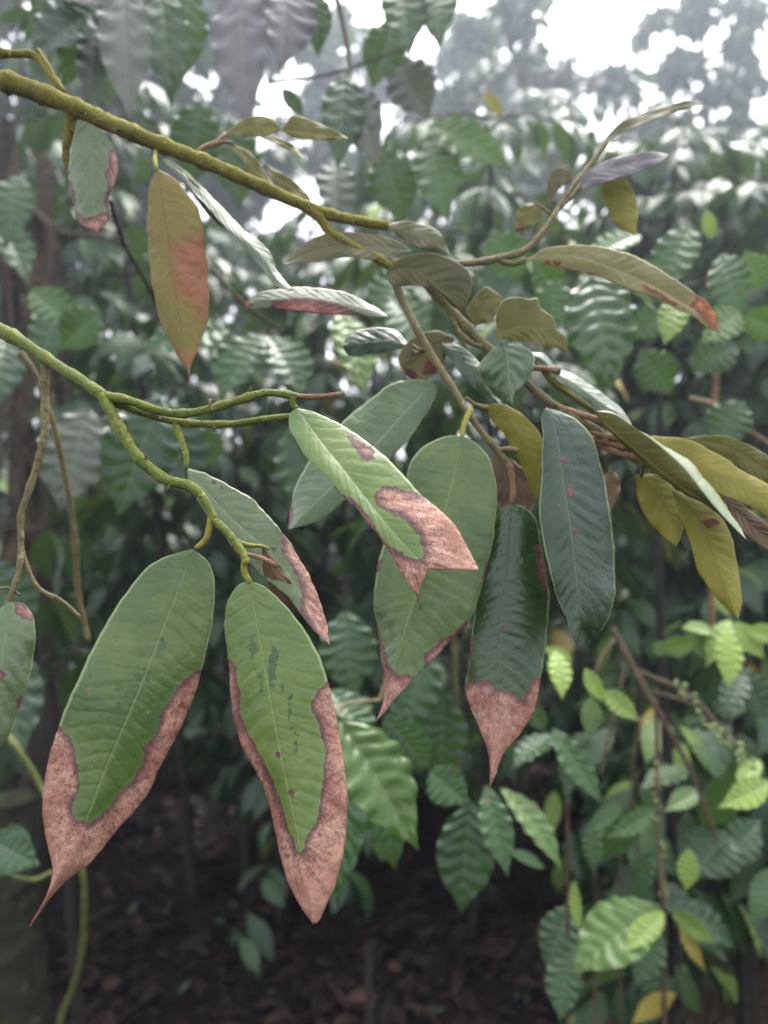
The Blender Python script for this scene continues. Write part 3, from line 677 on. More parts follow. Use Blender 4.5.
fg_leaf(UB, 'oliveyellow', 'mid', ['600,180 606,206 619,227 636,235', '612,178 619,200 627,218 636,235', '624,176 634,192 638,212 636,235'], [.625, .625, .62], [.002, 0, .002], label='yellow leaf hanging under the purplish leaf', seed=53)
fg_leaf(UB, 'drab', 'mid', ['572,182 560,188 550,207', '572,182 568,166 552,172 547,190 550,207'], [.615, .61, .61], [0, 0], label='small dim olive leaf beside the upper right twig', seed=54)
fg_leaf(UB, 'olive', 'mid', ['536,202 522,206 514,220 518,234', '536,202 544,212 532,226 518,234'], [.605, .6, .6], [0, 0], les=['514,228 524,226 524,236 514,238'], label='small olive leaf with an orange tip left of the upper right twig', seed=55)
for k_, (cu, dp, lb) in enumerate([
    (['224,134 242,120 260,116 275,120 281,130', '224,135 247,137 268,135 281,131'], .56, 'olive leaf at the left of the young tuft above the mossy branch'),
    (['281,130 294,116 315,122 336,131 348,138', '281,130 300,132 320,134 348,138', '281,131 296,138 320,140 348,139'], .565, 'olive leaf pointing right above the mossy branch'),
    (['258,132 280,138 296,148 306,160', '256,135 274,143 290,151 306,160'], .57, 'thin olive leaf hanging against the white sky'),
    (['232,144 250,152 264,171 277,190', '230,146 244,163 260,187 277,190'], .562, 'olive leaf hanging steeply to the mossy branch'),
    (['264,164 284,174 306,192 312,204', '266,167 276,184 292,194 312,204'], .575, 'olive leaf just above the middle of the mossy branch')]):
    fg_leaf(UB, 'olive', 'mid', cu, [dp, dp-.005, dp-.005], [.002, 0, -.002] if len(cu) == 3 else [.002, -.002], label=lb, seed=60+k_, n=50)

# ================================================================== coffee-type leaves
def leaf_grid(base, axis, nrm, L, W, nl, nw, rr, bend=0.5, fold=0.15, wave=0.05, veins=0.0, nv=9, shape=0.9, acum=0.25):
    ax = axis/np.linalg.norm(axis); sd = np.cross(nrm, ax); sd /= np.linalg.norm(sd)+1e-9; nm = np.cross(ax, sd)
    x = np.linspace(0, 1, nl+1)[:, None]; t = np.linspace(-1, 1, nw+1)[None]
    w = np.sin(np.pi*x**shape)**1.02
    w = w*(1-acum*np.clip((x-0.72)/0.28, 0, 1)**1.0)+0.012
    ph = rr.uniform(0, 6.28)
    w = w*(1+0.5*wave*np.sin(2*np.pi*nv*0.8*x+ph))
    y = t*w*W/2
    z = fold*np.abs(y)+wave*W*np.sin(2*np.pi*nv*0.75*x+ph+np.sign(t)*1.3)*np.abs(t)**2*w
    if veins: z = z+veins*W*np.abs(np.sin(np.pi*(nv*x-1.3*np.abs(t))))*np.clip(np.abs(t)*4, 0, 1)*np.clip(3*(1-np.abs(t)), 0.25, 1)
    # bend along the length (rotate towards -nm)
    th = bend*x
    if abs(bend) > 1e-3:
        px_ = np.sin(th)/bend*L; pz = -(1-np.cos(th))/bend*L
    else: px_ = x*L; pz = 0*x
    tw = rr.uniform(-.25, .25)*x
    cx = px_+z*np.sin(th); cz_ = pz+z*np.cos(th)
    yy = y*np.cos(tw); cz_ = cz_+y*np.sin(tw)
    V = base+cx[..., None]*ax+yy[..., None]*sd+cz_[..., None]*nm
    i = np.arange(nl)[:, None]; j = np.arange(nw)[None]; k = nw+1
    f = np.stack([i*k+j, (i+1)*k+j, (i+1)*k+j+1, i*k+j+1], -1).reshape(-1, 4)
    return V.reshape(-1, 3), f, (x+0*t).ravel(), (t+0*x).ravel()

UP = np.array([0, 0, 1.0])
def hero(parent, b, t, wpx, tone, roll=0, bend=0.5, name='leaf', mat=None, fold=0.2, wave=.06, veins=.02, acum=.42, seed=0, nv=9, stalk=True, label=None):
    B = P(*b); T = P(*t); ax = T-B; L = np.linalg.norm(ax)
    view = -(B+T)/2+np.array([0, 0, CZ]); view /= np.linalg.norm(view)
    n = view+UP*0.35; axn = ax/L; n = n-axn*(n@axn); n /= np.linalg.norm(n)
    sdv = np.cross(axn, n); n = n*math.cos(R(roll))+sdv*math.sin(R(roll))
    # the chord must end on the tip: compensate the bend
    e = bend/2; n2 = n*math.cos(e)-axn*math.sin(e)*-1*-1; a2 = axn*math.cos(e)+n*math.sin(e)
    n2 = n*math.cos(e)-axn*math.sin(e)
    Lr = L*(bend/2/math.sin(bend/2)) if abs(bend) > 1e-3 else L
    W = wpx*(b[2]+t[2])/2/F
    acc = Acc(); rr = np.random.RandomState(seed or int(b[0]*7+b[1]*13+t[0]) % 9999)
    V, f, s, tt = leaf_grid(B, a2, n2, Lr, W, 56, 14, rr, bend, fold, wave, veins, nv, .9, acum)
    acc.add(V, f, 0, s=s, t=tt, tone=tone)
    o = acc.build(name, mat or M_COFFEE, parent)
    if label: o['label'] = label
    return o

def shrub_foliage(acc, stems, x, y, H, rad, rr, z0=None, nodes=None, tone=(0.0, 0.45), Ls=(0.11, 0.17), cull=None, nl=12, nw=4, dens=1.0, bright=0.06, start=0.12, top=0.45, sc=1.0):
    Ls = (Ls[0]*(1+.7*(sc-1)), Ls[1]*(1+.7*(sc-1)))
    g = float(gz(x, y)) if z0 is None else z0
    lean = rr.uniform(-.12, .12, 2)
    hs = np.linspace(0, 1, 14)
    st = np.stack([x+lean[0]*hs*H+0.02*np.sin(hs*5+x), y+lean[1]*hs*H+0.02*np.cos(hs*4+y), g-0.03+hs*(H+.03)], 1)
    rad_ = np.linspace(.016, .005, 14); m0 = 14
    if cull:
        while m0 > 4 and st[m0-1][1] > 1 and not cull(st[m0-1]) and 512-(st[m0-1][2]-CZ)/st[m0-1][1]*F < 300: m0 -= 1
    v, f = tube_rings(st[:m0], rad_[:m0], 8, .05, rr.randint(999)); stems.add(v, f)
    nodes = nodes or int(H/(0.085*sc))
    for k in range(nodes):
        hf = start+(1-start)*(k+rr.uniform(-.3, .3))/nodes
        if hf > 1: hf = 1
        o = np.array([np.interp(hf, hs, st[:, c]) for c in range(3)])
        az0 = (k % 2)*np.pi/2+rr.uniform(-.5, .5)
        for s_ in (0, np.pi):
            az = az0+s_+rr.uniform(-.3, .3)
            bl = rad*rr.uniform(.65, 1.1)*(1-(1-top)*hf**2)
            out = np.array([np.cos(az), np.sin(az), 0])
            q = np.linspace(0, 1, 9)[:, None]
            br = o+out*q*bl+UP*(0.28*bl*q-rr.uniform(.35, .75)*bl*q**2)
            if cull and not (cull(br[-1]) and cull(br[4]) and cull(br[2])): continue
            v, f = tube_rings(br, np.linspace(.0045, .0018, 9), 5, 0, 0); stems.add(v, f)
            nlp = max(2, int(bl/(0.062*sc)*dens))
            for m_ in range(nlp):
                qq = 0.22+0.78*(m_+.5)/nlp
                pb = np.array([np.interp(qq, q[:, 0], br[:, c]) for c in range(3)])
                lat = np.cross(out, UP)
                for sg in (-1, 1):
                    if rr.rand() < .1: continue
                    L = rr.uniform(*Ls)*(0.75+.25*np.sin(np.pi*min(1, qq)))
                    ax = lat*sg*rr.uniform(.6, 1)+out*rr.uniform(.3, .9)-UP*rr.uniform(.25, 1.25)
                    nn = UP*1.0+out*.25+rr.uniform(-.5, .5, 3)
                    ax /= np.linalg.norm(ax)
                    pb2 = pb+ax*.008
                    if cull and (not cull(pb2) or not cull(pb2+ax*L)): continue
                    to = rr.uniform(*tone)
                    if rr.rand() < bright or (qq > .92 and rr.rand() < bright*4): to = rr.uniform(.55, 1.0)
                    if rr.rand() < .012: to = 1.2
                    V, F_, s, t = leaf_grid(pb2, ax, nn, L, L*rr.uniform(.36, .46), nl, nw, rr, rr.uniform(.2, 1.1), .2, .05)
                    acc.add(V, F_, 0, s=s, t=t, tone=to)

def keep(dmin=0.8, box=None):
    def f(p):
        if p[1] < dmin: return False
        if box:
            u = 384+p[0]/p[1]*F; v = 512-(p[2]-CZ)/p[1]*F
            for (u0, v0, u1, v1, dm) in box:
                if u0 < u < u1 and v0 < v < v1 and p[1] < dm: return False
        return True
    return f

GRP = 'coffee shrubs growing behind the branches'
def shrub(u, y, H, rad, label, seed, **kw):
    if y >= 3.6:                    # the far rows stand well back, where the added haze volume pales them
        k = 1.75; x0 = (u-384)/F*y; zt = CZ+(float(gz(x0, y))+H-CZ)*k; y *= k; rad *= k; kw['sc'] = k
        H = zt-float(gz((u-384)/F*y, y))
    x = (u-384)/F*y
    o = thing('coffee_shrub', label, 'shrub', (x, y, float(gz(x, y))), GRP)
    rr = np.random.RandomState(seed)
    fo, st = Acc(), Acc()
    ns = kw.pop('stems', 1)
    for k in range(ns):
        dx, dy = (0, 0) if k == 0 else rr.uniform(-.22, .22, 2)
        shrub_foliage(fo, st, x+dx, y+dy, H*(1 if k == 0 else rr.uniform(.75, 1)), rad, rr, **kw)
    st.build('stem', M_SHRUBSTEM, o, ())
    if fo.n: fo.build('foliage', kw.get('mat', M_COFFEE), o)
    return o

# the dark hollow over bare soil at lower left / centre stays open in front
HOLLOW = (-50, 560, 560, 1100, 2.35)
GAPS = [HOLLOW]
# ---- near shrubs with leaves one can tell apart
S1 = shrub(650, 1.62, 1.02, .34, 'young coffee shrub at lower right with bright lime shoots and green berries on its stems', 101, cull=keep(1.15, [(-50, 500, 545, 1100, 3.), (560, 960, 900, 1100, 1.4), (380, 400, 800, 640, 1.5)]), tone=(.1, .5), bright=.1, Ls=(.10, .16), dens=1.6, start=.02)
for b, t, w, tone, roll, bend in [
    ((660,906,1.22), (571,975,1.16), 62, .62, 12, .5), ((664,912,1.20), (624,953,1.15), 30, .92, 0, .3), ((658,925,1.24), (634,988,1.2), 42, .38, -15, .5),
    ((672,910,1.25), (718,944,1.2), 24, .85, 30, .6), ((668,902,1.32), (735,950,1.4), 40, .1, -20, .6),
    ((574,880,1.2), (580,932,1.17), 17, .95, 30, .3), ((690,848,1.24), (686,892,1.22), 26, .85, 0, .3), ((592,820,1.25), (594,874,1.22), 25, .42, 10, .3),
    ((656,808,1.25), (606,838,1.2), 26, .55, -30, .4), ((648,800,1.28), (590,862,1.35), 36, .3, -40, .5), ((770,782,1.15), (718,808,1.1), 34, .95, -20, .3), ((700,790,1.3), (664,812,1.25), 26, .6, 0, .3),
    ((552,728,1.12), (603,806,1.06), 34, .48, 0, .6), ((486,785,1.08), (508,878,1.02), 40, .48, 0, .5), ((500,788,1.1), (562,872,1.04), 36, .62, -25, .9),
    ((470,800,1.14), (461,914,1.1), 56, .2, 0, .5), ((545,868,1.2), (505,852,1.16), 20, .3, 20, .3),
    ((556,650,1.05), (562,700,1.0), 30, .98, -15, .5), ((544,648,1.06), (574,660,1.05), 16, .95, 0, .3), ((585,668,1.08), (604,704,1.05), 20, .95, 10, .4), ((602,690,1.06), (640,722,1.03), 26, .82, 0, .3), ((592,698,1.08), (588,738,1.06), 28, .6, -20, .4),
    ((570,905,1.3), (545,968,1.26), 46, .15, 0, .5), ((572,950,1.25), (560,1022,1.2), 48, .3, 20, .5), ((634,900,1.3), (648,842,1.35), 30, .3, 40, .4), ((652,850,1.3), (640,905,1.28), 34, .25, 60, .4),
    ((730,620,1.25), (706,668,1.2), 30, .95, 0, .4), ((735,622,1.25), (765,660,1.2), 28, .98, 10, .4), ((715,632,1.24), (680,628,1.2), 22, .8, 10, .4), ((726,628,1.2), (728,690,1.15), 34, 1.0, -20, .5), ((745,630,1.22), (790,640,1.2), 26, .9, 0, .4),
    ((660,650,1.3), (700,640,1.25), 26, .7, 30, .4), ((655,655,1.3), (668,642,1.3), 20, .6, 0, .4), ((745,670,1.35), (722,720,1.3), 34, .1, 0, .4), ((742,668,1.35), (768,722,1.3), 40, .06, 0, .4),
    ((690,770,1.4), (640,790,1.35), 36, .35, 30, .4), ((740,765,1.3), (700,830,1.4), 44, .2, -30, .4), ((760,760,1.25), (735,790,1.2), 24, .85, 0, .4), ((720,862,1.35), (760,820,1.4), 48, .2, 20, .4), ((730,835,1.35), (690,880,1.3), 56, .12, 0, .5), ((555,735,1.15), (512,770,1.1), 40, .2, 30, .5), ((545,730,1.2), (525,700,1.2), 24, .35, 0, .3)]:
    hero(S1, b, t, w*(.8 if w < 50 else 1), tone, roll, bend, wave=.05, acum=.5, veins=.012 if w < 50 else .035)
hero(S1, (680,920,1.25), (706,972,1.2), 15, 1.25, 30, .5, label='yellowing narrow leaf')
a = Acc()
for s_, r0, r1 in [('655,690,1.30 657,740,1.29 657,800,1.27 660,860,1.24 664,905,1.22 664,960,1.25 664,1060,1.3', 2.6, 3.2), ('612,628,1.3 640,680,1.27 660,715,1.25 690,770,1.25 718,842,1.25', 4.2, 2.6), ('640,672,1.28 690,695,1.25 720,728,1.22 745,752,1.2', 2.8, 2.2), ('625,665,1.3 618,700,1.28 608,740,1.27 601,775,1.27', 2.4, 1.8), ('615,640,1.32 600,660,1.3 592,690,1.28', 2.2, 1.8), ('654,692,1.28 680,700,1.26 706,712,1.25', 2.4, 1.6), ('568,1040,1.3 567,960,1.28 568,880,1.25 567,800,1.2', 2.4, 2.2), ('594,1060,1.4 596,900,1.35 592,820,1.3', 1.8, 1.6), ('622,1060,1.4 620,900,1.36 624,800,1.35', 1.6, 1.4), ('640,716,1.3 632,780,1.3 640,860,1.3', 1.8, 1.4)]:
    tube_px(a, px(s_), r0*.75, r1*.75, bump=.1)
a.build('branch', M_S1, S1, ())
a = Acc(); rb = np.random.RandomState(5)
for (u0, v0, u1, v1, d, k) in [(676,680,745,760,1.21,26), (655,760,664,905,1.235,20), (700,722,752,768,1.2,16)]:
    for j in range(k):
        q = rb.rand(); u = u0+(u1-u0)*q+rb.uniform(-5, 5); v = v0+(v1-v0)*q+rb.uniform(-5, 5)
        c = P(u, v, d+rb.uniform(-.01, .01)); r = rb.uniform(.0028, .0055)
        th = np.linspace(0.05, np.pi-.05, 6)
        vv, ff = tube_rings(np.stack([c[0]+0*th, c[1]+0*th, c[2]+np.cos(th)*r], 1), np.sin(th)*r, 7)
        a.add(vv, ff, 0, tone=rb.uniform(.3, 1))
a.build('berries', M_YOUNG, S1)['kind'] = 'stuff'

S2 = shrub(372, 1.25, .62, .26, 'low coffee shrub just right of the brown-edged leaf with strongly ribbed leaves', 102, cull=keep(.95, [(-50, 0, 335, 1100, 9), (425, 0, 900, 1100, 9), (300, 860, 450, 1100, 9)]), tone=(0, .35))
for b, t, w, tone, roll, bend in [((336,716,.86), (418,850,.80), 66, .60, -8, .5), ((352,738,.92), (338,906,.86), 50, .38, 15, .5), ((385,715,.95), (430,770,.95), 44, .25, 20, .5), ((430,770,1.05), (470,805,1.0), 40, .4, 20, .5), ((372,760,.95), (395,870,.95), 48, .22, -10, .4),
    ((430,640,1.2), (398,740,1.15), 50, .25, 0, .4), ((330,690,1.0), (372,745,.96), 46, .42, -20, .5), ((445,690,1.2), (440,780,1.2), 50, .12, 0, .4), ((345,610,1.3), (352,700,1.25), 56, .22, 0, .5)]:
    hero(S2, b, t, w, tone, roll, bend, veins=.055 if b[2] < .93 else .03, mat=M_RIBBED if b[2] < .93 else None)
a = Acc()
tube_px(a, px('380,700,.95 400,640,1.0 425,600,1.1 450,620,1.2 456,700,1.25 458,780,1.35'), 2.2, 2.4, bump=.08)
tube_px(a, px('336,716,.86 345,705,.9 380,700,.95'), 1.8, 2)
a.build('branch', M_OLDTWIG, S2, ())

S3 = shrub(660, 1.55, 1.62, .4, 'tall coffee shrub at right with ribbed bluish leaves below the long olive leaf', 103, cull=keep(.95, [(-50, 0, 540, 1100, 9), (540, 380, 900, 1100, 1.8), (540, -50, 900, 190, 9)]), tone=(.1, .5), bright=.12)
for b, t, w, tone, roll, bend in [((588,272,.98), (612,394,.92), 66, .28, -10, .5), ((680,296,1.0), (664,346,.97), 30, .85, 0, .4), ((640,235,1.05), (585,262,1.02), 34, .55, 20, .5), ((690,225,1.1), (655,300,1.08), 44, .35, 0, .5), ((720,255,1.05), (745,318,1.0), 40, .30, 10, .5), ((738,310,1.0), (700,345,.96), 36, .62, -20, .5),
    ((742,314,1.0), (790,335,.98), 34, .58, 20, .5), ((712,240,1.1), (706,208,1.1), 14, .95, 0, .3), ((735,345,1.05), (690,372,1.05), 40, .3, 0, .5), ((560,300,1.2), (530,252,1.15), 36, .5, 0, .4), ((668,312,1.1), (630,340,1.1), 34, .35, 0, .5), ((760,290,1.1), (745,250,1.1), 34, .6, 0, .5), ((640,350,1.25), (672,395,1.25), 40, .2, 0, .5), ((740,400,1.3), (715,450,1.3), 44, .2, 0, .4), ((556,280,1.1), (548,340,1.1), 44, .45, 0, .4)]:
    hero(S3, b, t, w, tone, roll, bend, veins=.045 if w > 60 else .024, mat=M_RIBBED if w > 60 else None)
a = Acc(); tube_px(a, px('770,445,1.3 740,425,1.3 715,405,1.35 690,398,1.4'), 2.2, 1.6); tube_px(a, px('712,640,1.6 712,500,1.6 715,400,1.6 720,330,1.55'), 2.6, 2.6); a.build('branch', M_BROWNTWIG, S3, ())

S4 = shrub(285, 2.45, 1.7, .42, 'coffee shrub behind the centre fork of the green branch with pale whitish-green leaves', 104, cull=keep(.95, [(-50, 520, 420, 1100, 1.9), (-50, -50, 230, 1100, 9), (420, 0, 900, 1100, 9), (0, -50, 900, 240, 9)]), tone=(.0, .35), bright=.06)
for b, t, w, tone, roll, bend in [((340,312,.95), (364,396,.9), 46, .66, -25, .5), ((262,334,1.1), (220,402,1.05), 56, .35, 20, .6), ((268,336,1.1), (302,398,1.05), 52, .3, -20, .6), ((230,330,1.15), (140,352,1.1), 50, .35, 20, .6), ((205,420,1.2), (206,470,1.2), 36, .45, 0, .4),
    ((160,398,1.15), (118,516,1.1), 72, .05, 0, .5), ((165,400,1.2), (190,500,1.15), 60, .05, 0, .5), ((285,430,1.3), (330,520,1.3), 60, .12, 0, .5), ((392,300,1.2), (430,360,1.1), 44, .4, 0, .5), ((410,270,1.3), (372,320,1.25), 46, .45, 10, .5), ((520,280,1.2), (490,230,1.2), 46, .5, 0, .5), ((470,255,1.25), (440,300,1.2), 40, .5, 0, .5)]:
    hero(S4, b, t, w, tone, roll, bend)
S5 = shrub(90, 1.75, 1.4, .42, 'coffee shrub at the left edge behind the hanging dead twig with broad dull leaves', 105, cull=keep(1.05, [(-50, 690, 420, 1100, 1.9), (110, 540, 420, 1100, 1.9), (250, -50, 900, 1100, 9), (0, -50, 900, 215, 9), (-50, -50, 72, 400, 9)]), tone=(.0, .35), bright=.06)
for b, t, w, tone, roll, bend, mt in [((88,408,1.15), (60,512,1.1), 70, .4, 0, .5, M_DRYLEAF), ((120,408,1.2), (100,500,1.2), 50, .35, 0, .5, M_DRYLEAF), ((30,290,1.3), (80,330,1.3), 40, .5, 0, .5, None), ((100,310,1.3), (60,350,1.3), 40, .4, 0, .5, None), ((0,640,1.3), (22,760,1.2), 60, .05, 0, .5, None), ((-8,840,.95), (40,866,.9), 46, .2, 20, .4, None), ((-20,560,1.3), (30,640,1.3), 60, .05, 0, .5, None), ((20,175,1.6), (6,250,1.55), 40, .15, 10, .5, None), ((-5,215,1.6), (28,285,1.55), 38, .25, -20, .5, None), ((60,300,1.6), (38,372,1.55), 38, .15, 0, .5, None), ((8,330,1.6), (-4,410,1.5), 44, .1, 0, .5, None)]:
    hero(S5, b, t, w, tone, roll, bend, mat=mt)

# ---- bank of shrubs further back
for (u, y, H, rad, lab, sd, box) in [
    (470, 2.3, 2.75, .58, 'dense coffee shrub in the middle distance straight behind the centre twigs', 111, [HOLLOW, (-50, -50, 900, 110, 9)]),
    (720, 2.5, 2.75, .62, 'shaded coffee shrub at the right edge behind the long olive leaves', 112, [(-50, -50, 900, 130, 9)]),
    (600, 2.9, 3.2, .75, 'hazy coffee shrub at upper right behind the red-tipped leaf', 113, [(-50, -50, 480, 90, 9), (480, -50, 650, 40, 9), (650, -50, 900, 95, 9)]),
    (250, 2.6, 2.0, .6, 'shaded coffee shrub behind the two large leaves with brown margins', 114, [HOLLOW, (-50, -50, 900, 215, 9)]),
    (60, 2.9, 3.5, .65, 'dark coffee shrub at far left behind the fibrous trunk', 115, [HOLLOW, (170, 20, 215, 95, 9), (268, -50, 345, 195, 9), (0, 0, 22, 130, 9), (360, 0, 400, 40, 9)]),
    (385, 3.1, 3.1, .65, 'coffee shrub far behind the mossy branch under the white gap in the sky', 116, [HOLLOW, (-50, -50, 900, 110, 9), (270, -50, 345, 190, 9)]),
    (740, 3.7, 3.0, .7, 'blue-hazed coffee shrub at the upper right edge under the tree', 117, [(-50, -50, 900, 100, 9), (690, 190, 768, 225, 9)]),
    (500, 4.0, 3.3, .75, 'blue-hazed coffee shrub at top centre below the pale tree crown', 118, [HOLLOW, (-50, -50, 900, 50, 9)]),
    (170, 3.7, 2.7, .75, 'distant coffee shrub between the trunk and the hanging olive-pink leaf', 119, [HOLLOW, (-50, -50, 900, 130, 9), (270, -50, 345, 190, 9)]),
    (620, 4.6, 3.3, .8, 'distant hazy coffee shrub in the gap under the white sky at upper right', 123, [(-50, -50, 900, 85, 9)]),
    (270, 4.4, 2.6, .75, 'distant coffee shrub low behind the white gap in the sky', 124, [HOLLOW, (-50, -50, 900, 195, 9)]),
    (20, 4.0, 3.2, .7, 'distant coffee shrub at the upper left edge behind the trunk', 125, [HOLLOW, (-50, -50, 900, 120, 9)]),
    (745, 3.3, 3.1, .7, 'coffee shrub in the right edge gap beneath the slim tree', 128, [(-50, -50, 900, 85, 9), (690, 195, 768, 225, 9)]),
    (200, 2.6, 3.2, .55, 'coffee shrub behind the tip of the hanging olive-pink leaf', 126, [HOLLOW, (170, 20, 215, 95, 9), (268, -50, 345, 195, 9), (0, 0, 22, 130, 9), (360, 0, 400, 40, 9)]),
    (320, 2.7, 2.35, .55, 'coffee shrub behind the thin brown end of the green branch', 127, [HOLLOW, (-50, -50, 900, 195, 9)]),
    (735, 1.8, 1.05, .42, 'bright green coffee shrub filling the right edge below the yellow leaf', 129, [(-50, 0, 600, 1100, 9), (500, 930, 900, 1100, 9), (-50, -50, 900, 600, 9)]),
    (640, 2.0, .8, .42, 'low dark coffee shrub under the bright shoots at lower right', 120, [(-50, 0, 520, 1100, 9), (500, 900, 900, 1100, 9)]),
    (430, 3.4, 1.3, .55, 'low dark coffee shrub behind the bare soil at lower centre', 121, [(-50, 790, 560, 1100, 9)]),
    (150, 3.5, 1.2, .6, 'low dark coffee shrub behind the bare soil at lower left', 122, [(-50, 770, 560, 1100, 9)])]:
    far = y > 2.8
    shrub(u, y, H, rad, lab, sd, start=.03, cull=keep(1.3, box+[(-50, 800, 545, 1100, 9)]), nl=8 if far else 10, nw=2 if far else 4, tone=(0.0, .42 if u > 380 else .26), bright=.08 if sd == 129 else .05 if u > 380 else .02, stems=2 if u > 470 or y > 3.5 else 1, dens=1.25, Ls=(.11, .18))

# ---- big drooping leaves at the top left
HB = thing('hanging_branch', 'overhead coffee branch at the top left with large drooping grey-purple ribbed leaves', 'branch', P(230, -40, 1.0))
a = Acc()
tube_px(a, px('-40,-60,1.0 60,-40,1.0 160,-36,1.0 250,-34,1.0 330,-20,1.05 420,-30,1.1'), 6, 4)
tube_px(a, px('330,-20,1.05 340,10,1.04 348,50,1.02 352,90,1.0'), 3, 2)
tube_px(a, px('270,82,1.1 320,76,1.1 350,68,1.1 400,50,1.1'), 1.6, 1.2)
tube_px(a, px('240,-34,1.0 242,-24,.96'), 2, 2); tube_px(a, px('286,-28,1.0 290,-20,.98'), 2, 2)
a.build('branch', M_FARBARK, HB, ())
for b, t, w, tone, roll, bend, mt in [
    ((240,-28,.96), (250,134,.90), 56, .95, 20, .3, M_DRYLEAF), ((288,-24,.98), (280,72,.94), 62, .9, -10, .3, M_DRYLEAF), ((316,-10,1.0), (318,58,1.0), 30, .1, 0, .3, M_COFFEE),
    ((124,-20,.95), (130,122,.9), 50, .6, 10, .3, M_DRYLEAF), ((98,20,.98), (88,112,.95), 32, .35, 0, .3, M_DRYLEAF), ((112,4,.96), (30,62,.93), 66, .0, 30, .6, M_COFFEE), ((108,-6,1.0), (24,40,.98), 60, .12, 20, .5, M_COFFEE), ((110,0,1.02), (62,88,1.0), 60, .08, 0, .5, M_COFFEE), ((60,-10,.95), (108,8,.9), 30, .6, 0, .5, M_DRYLEAF),
    ((346,72,1.0), (338,170,.96), 42, .12, 0, .3, M_COFFEE), ((354,88,1.0), (380,166,.96), 44, .75, 20, .4, M_DRYLEAF), ((282,88,1.1), (304,118,1.1), 16, .15, 0, .3, M_COFFEE), ((335,160,1.15), (338,228,1.1), 40, .5, 0, .4, M_DRYLEAF), ((160,-20,1.05), (172,110,1.0), 46, .15, 0, .3, M_COFFEE), ((190,-20,1.1), (178,90,1.1), 44, .3, 0, .3, M_COFFEE),
    ((400,-20,1.15), (410,56,1.1), 46, .15, 0, .4, M_COFFEE), ((440,-20,1.15), (440,50,1.1), 40, .2, 10, .4, M_COFFEE), ((395,20,1.2), (372,90,1.2), 44, .2, 0, .4, M_COFFEE), ((384,150,1.2), (404,225,1.2), 50, .15, 0, .4, M_COFFEE), ((428,126,1.2), (512,172,1.15), 40, .55, -10, .9, M_COFFEE), ((430,140,1.2), (448,222,1.15), 48, .45, 0, .5, M_COFFEE), ((395,60,1.25), (430,120,1.25), 50, .8, 0, .5, M_DRYLEAF), ((200,100,1.2), (190,190,1.2), 50, .15, 0, .4, M_COFFEE), ((230,120,1.25), (240,210,1.25), 50, .2, 0, .4, M_COFFEE),
    ((484,92,1.3), (504,118,1.3), 12, 1.2, 0, .4, M_COFFEE)]:
    hero(HB, b, t, w, tone, roll, bend, mat=mt, veins=.02, nv=8)

# ------------------------------------------------------------------ trees
def tree(name, label, x, y, H, crown_r, seed, nleaf=2600, Ls=(.10, .2), trunk_r=.06, droop=.8, crown_lo=.45, zmin=None, gaps=(), k_=1.8):
    zt = CZ+(float(gz(x, y))+H-CZ)*k_; x *= k_; y *= k_; crown_r *= k_; trunk_r *= k_; H = zt-float(gz(x, y)); Ls = (Ls[0]*1.6, Ls[1]*1.6)
    g = float(gz(x, y)); o = thing(name, label, 'tree', (x, y, g), 'trees beyond the coffee shrubs')
    rr = np.random.RandomState(seed); tr, cw = Acc(), Acc()
    hs = np.linspace(0, 1, 20)
    st = np.stack([x+.12*np.sin(hs*4+seed)*hs, y+.1*np.cos(hs*3+seed)*hs, g-.05+hs*H], 1)
    v, f = tube_rings(st, trunk_r*(1-.8*hs), 10, .08, seed); tr.add(v, f)
    tips = []
    nb = 26
    for k in range(nb):
        hf = crown_lo+(1-crown_lo)*k/nb
        p0 = np.array([np.interp(hf, hs, st[:, c]) for c in range(3)])
        az = k*2.4+rr.uniform(-.4, .4); bl = crown_r*rr.uniform(.55, 1.1)*(0.45+0.75*math.sin(math.pi*min(1, .2+.8*(1-hf)/(1-crown_lo))))
        q = np.linspace(0, 1, 8)[:, None]
        out = np.array([math.cos(az), math.sin(az), 0])
        br = p0+out*q*bl+UP*(.55*bl*q-.35*bl*q**2)+.04*np.sin(q*6+k)
        v, f = tube_rings(br, trunk_r*.35*(1-.8*q[:, 0]), 6, .05, k); tr.add(v, f)
        for s_ in range(5):
            qi = rr.uniform(.35, 1); p1 = np.array([np.interp(qi, q[:, 0], br[:, c]) for c in range(3)])
            dr = out*rr.uniform(.2, 1)+rr.uniform(-.8, .8, 3)+UP*.2; dr /= np.linalg.norm(dr)
            tw = p1+dr*q*bl*rr.uniform(.25, .5)-UP*.1*bl*q**2
            v, f = tube_rings(tw, trunk_r*.1*(1-.7*q[:, 0])+.001, 5); tr.add(v, f)
            tips.append(tw)
    for k in range(nleaf):
        tw = tips[rr.randint(len(tips))]; i = rr.randint(2, 8)
        p = tw[i]+rr.normal(0, .07, 3)
        ax = rr.normal(0, 1, 3); ax[2] = -abs(ax[2])*droop; ax /= np.linalg.norm(ax)
        L = rr.uniform(*Ls)
        V, F_, s, t = leaf_grid(p, ax, UP+rr.normal(0, .5, 3), L, L*rr.uniform(.3, .42), 5, 2, rr, rr.uniform(.2, 1), .2, .03)
        cw.add(V, F_, 0, s=s, t=t, tone=rr.uniform(0, .6))
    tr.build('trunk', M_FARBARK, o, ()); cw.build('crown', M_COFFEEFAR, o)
    return o
def X(u, y): return (u-384)/F*y
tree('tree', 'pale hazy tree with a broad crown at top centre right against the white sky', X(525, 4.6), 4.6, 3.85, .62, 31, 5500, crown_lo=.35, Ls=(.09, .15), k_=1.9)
tree('tree', 'slim dark tree standing in the top right corner with drooping leaf tiers', X(706, 4.8), 4.8, 4.2, .30, 32, 2600, crown_lo=.4, Ls=(.11, .19), droop=1.3, k_=1.9)
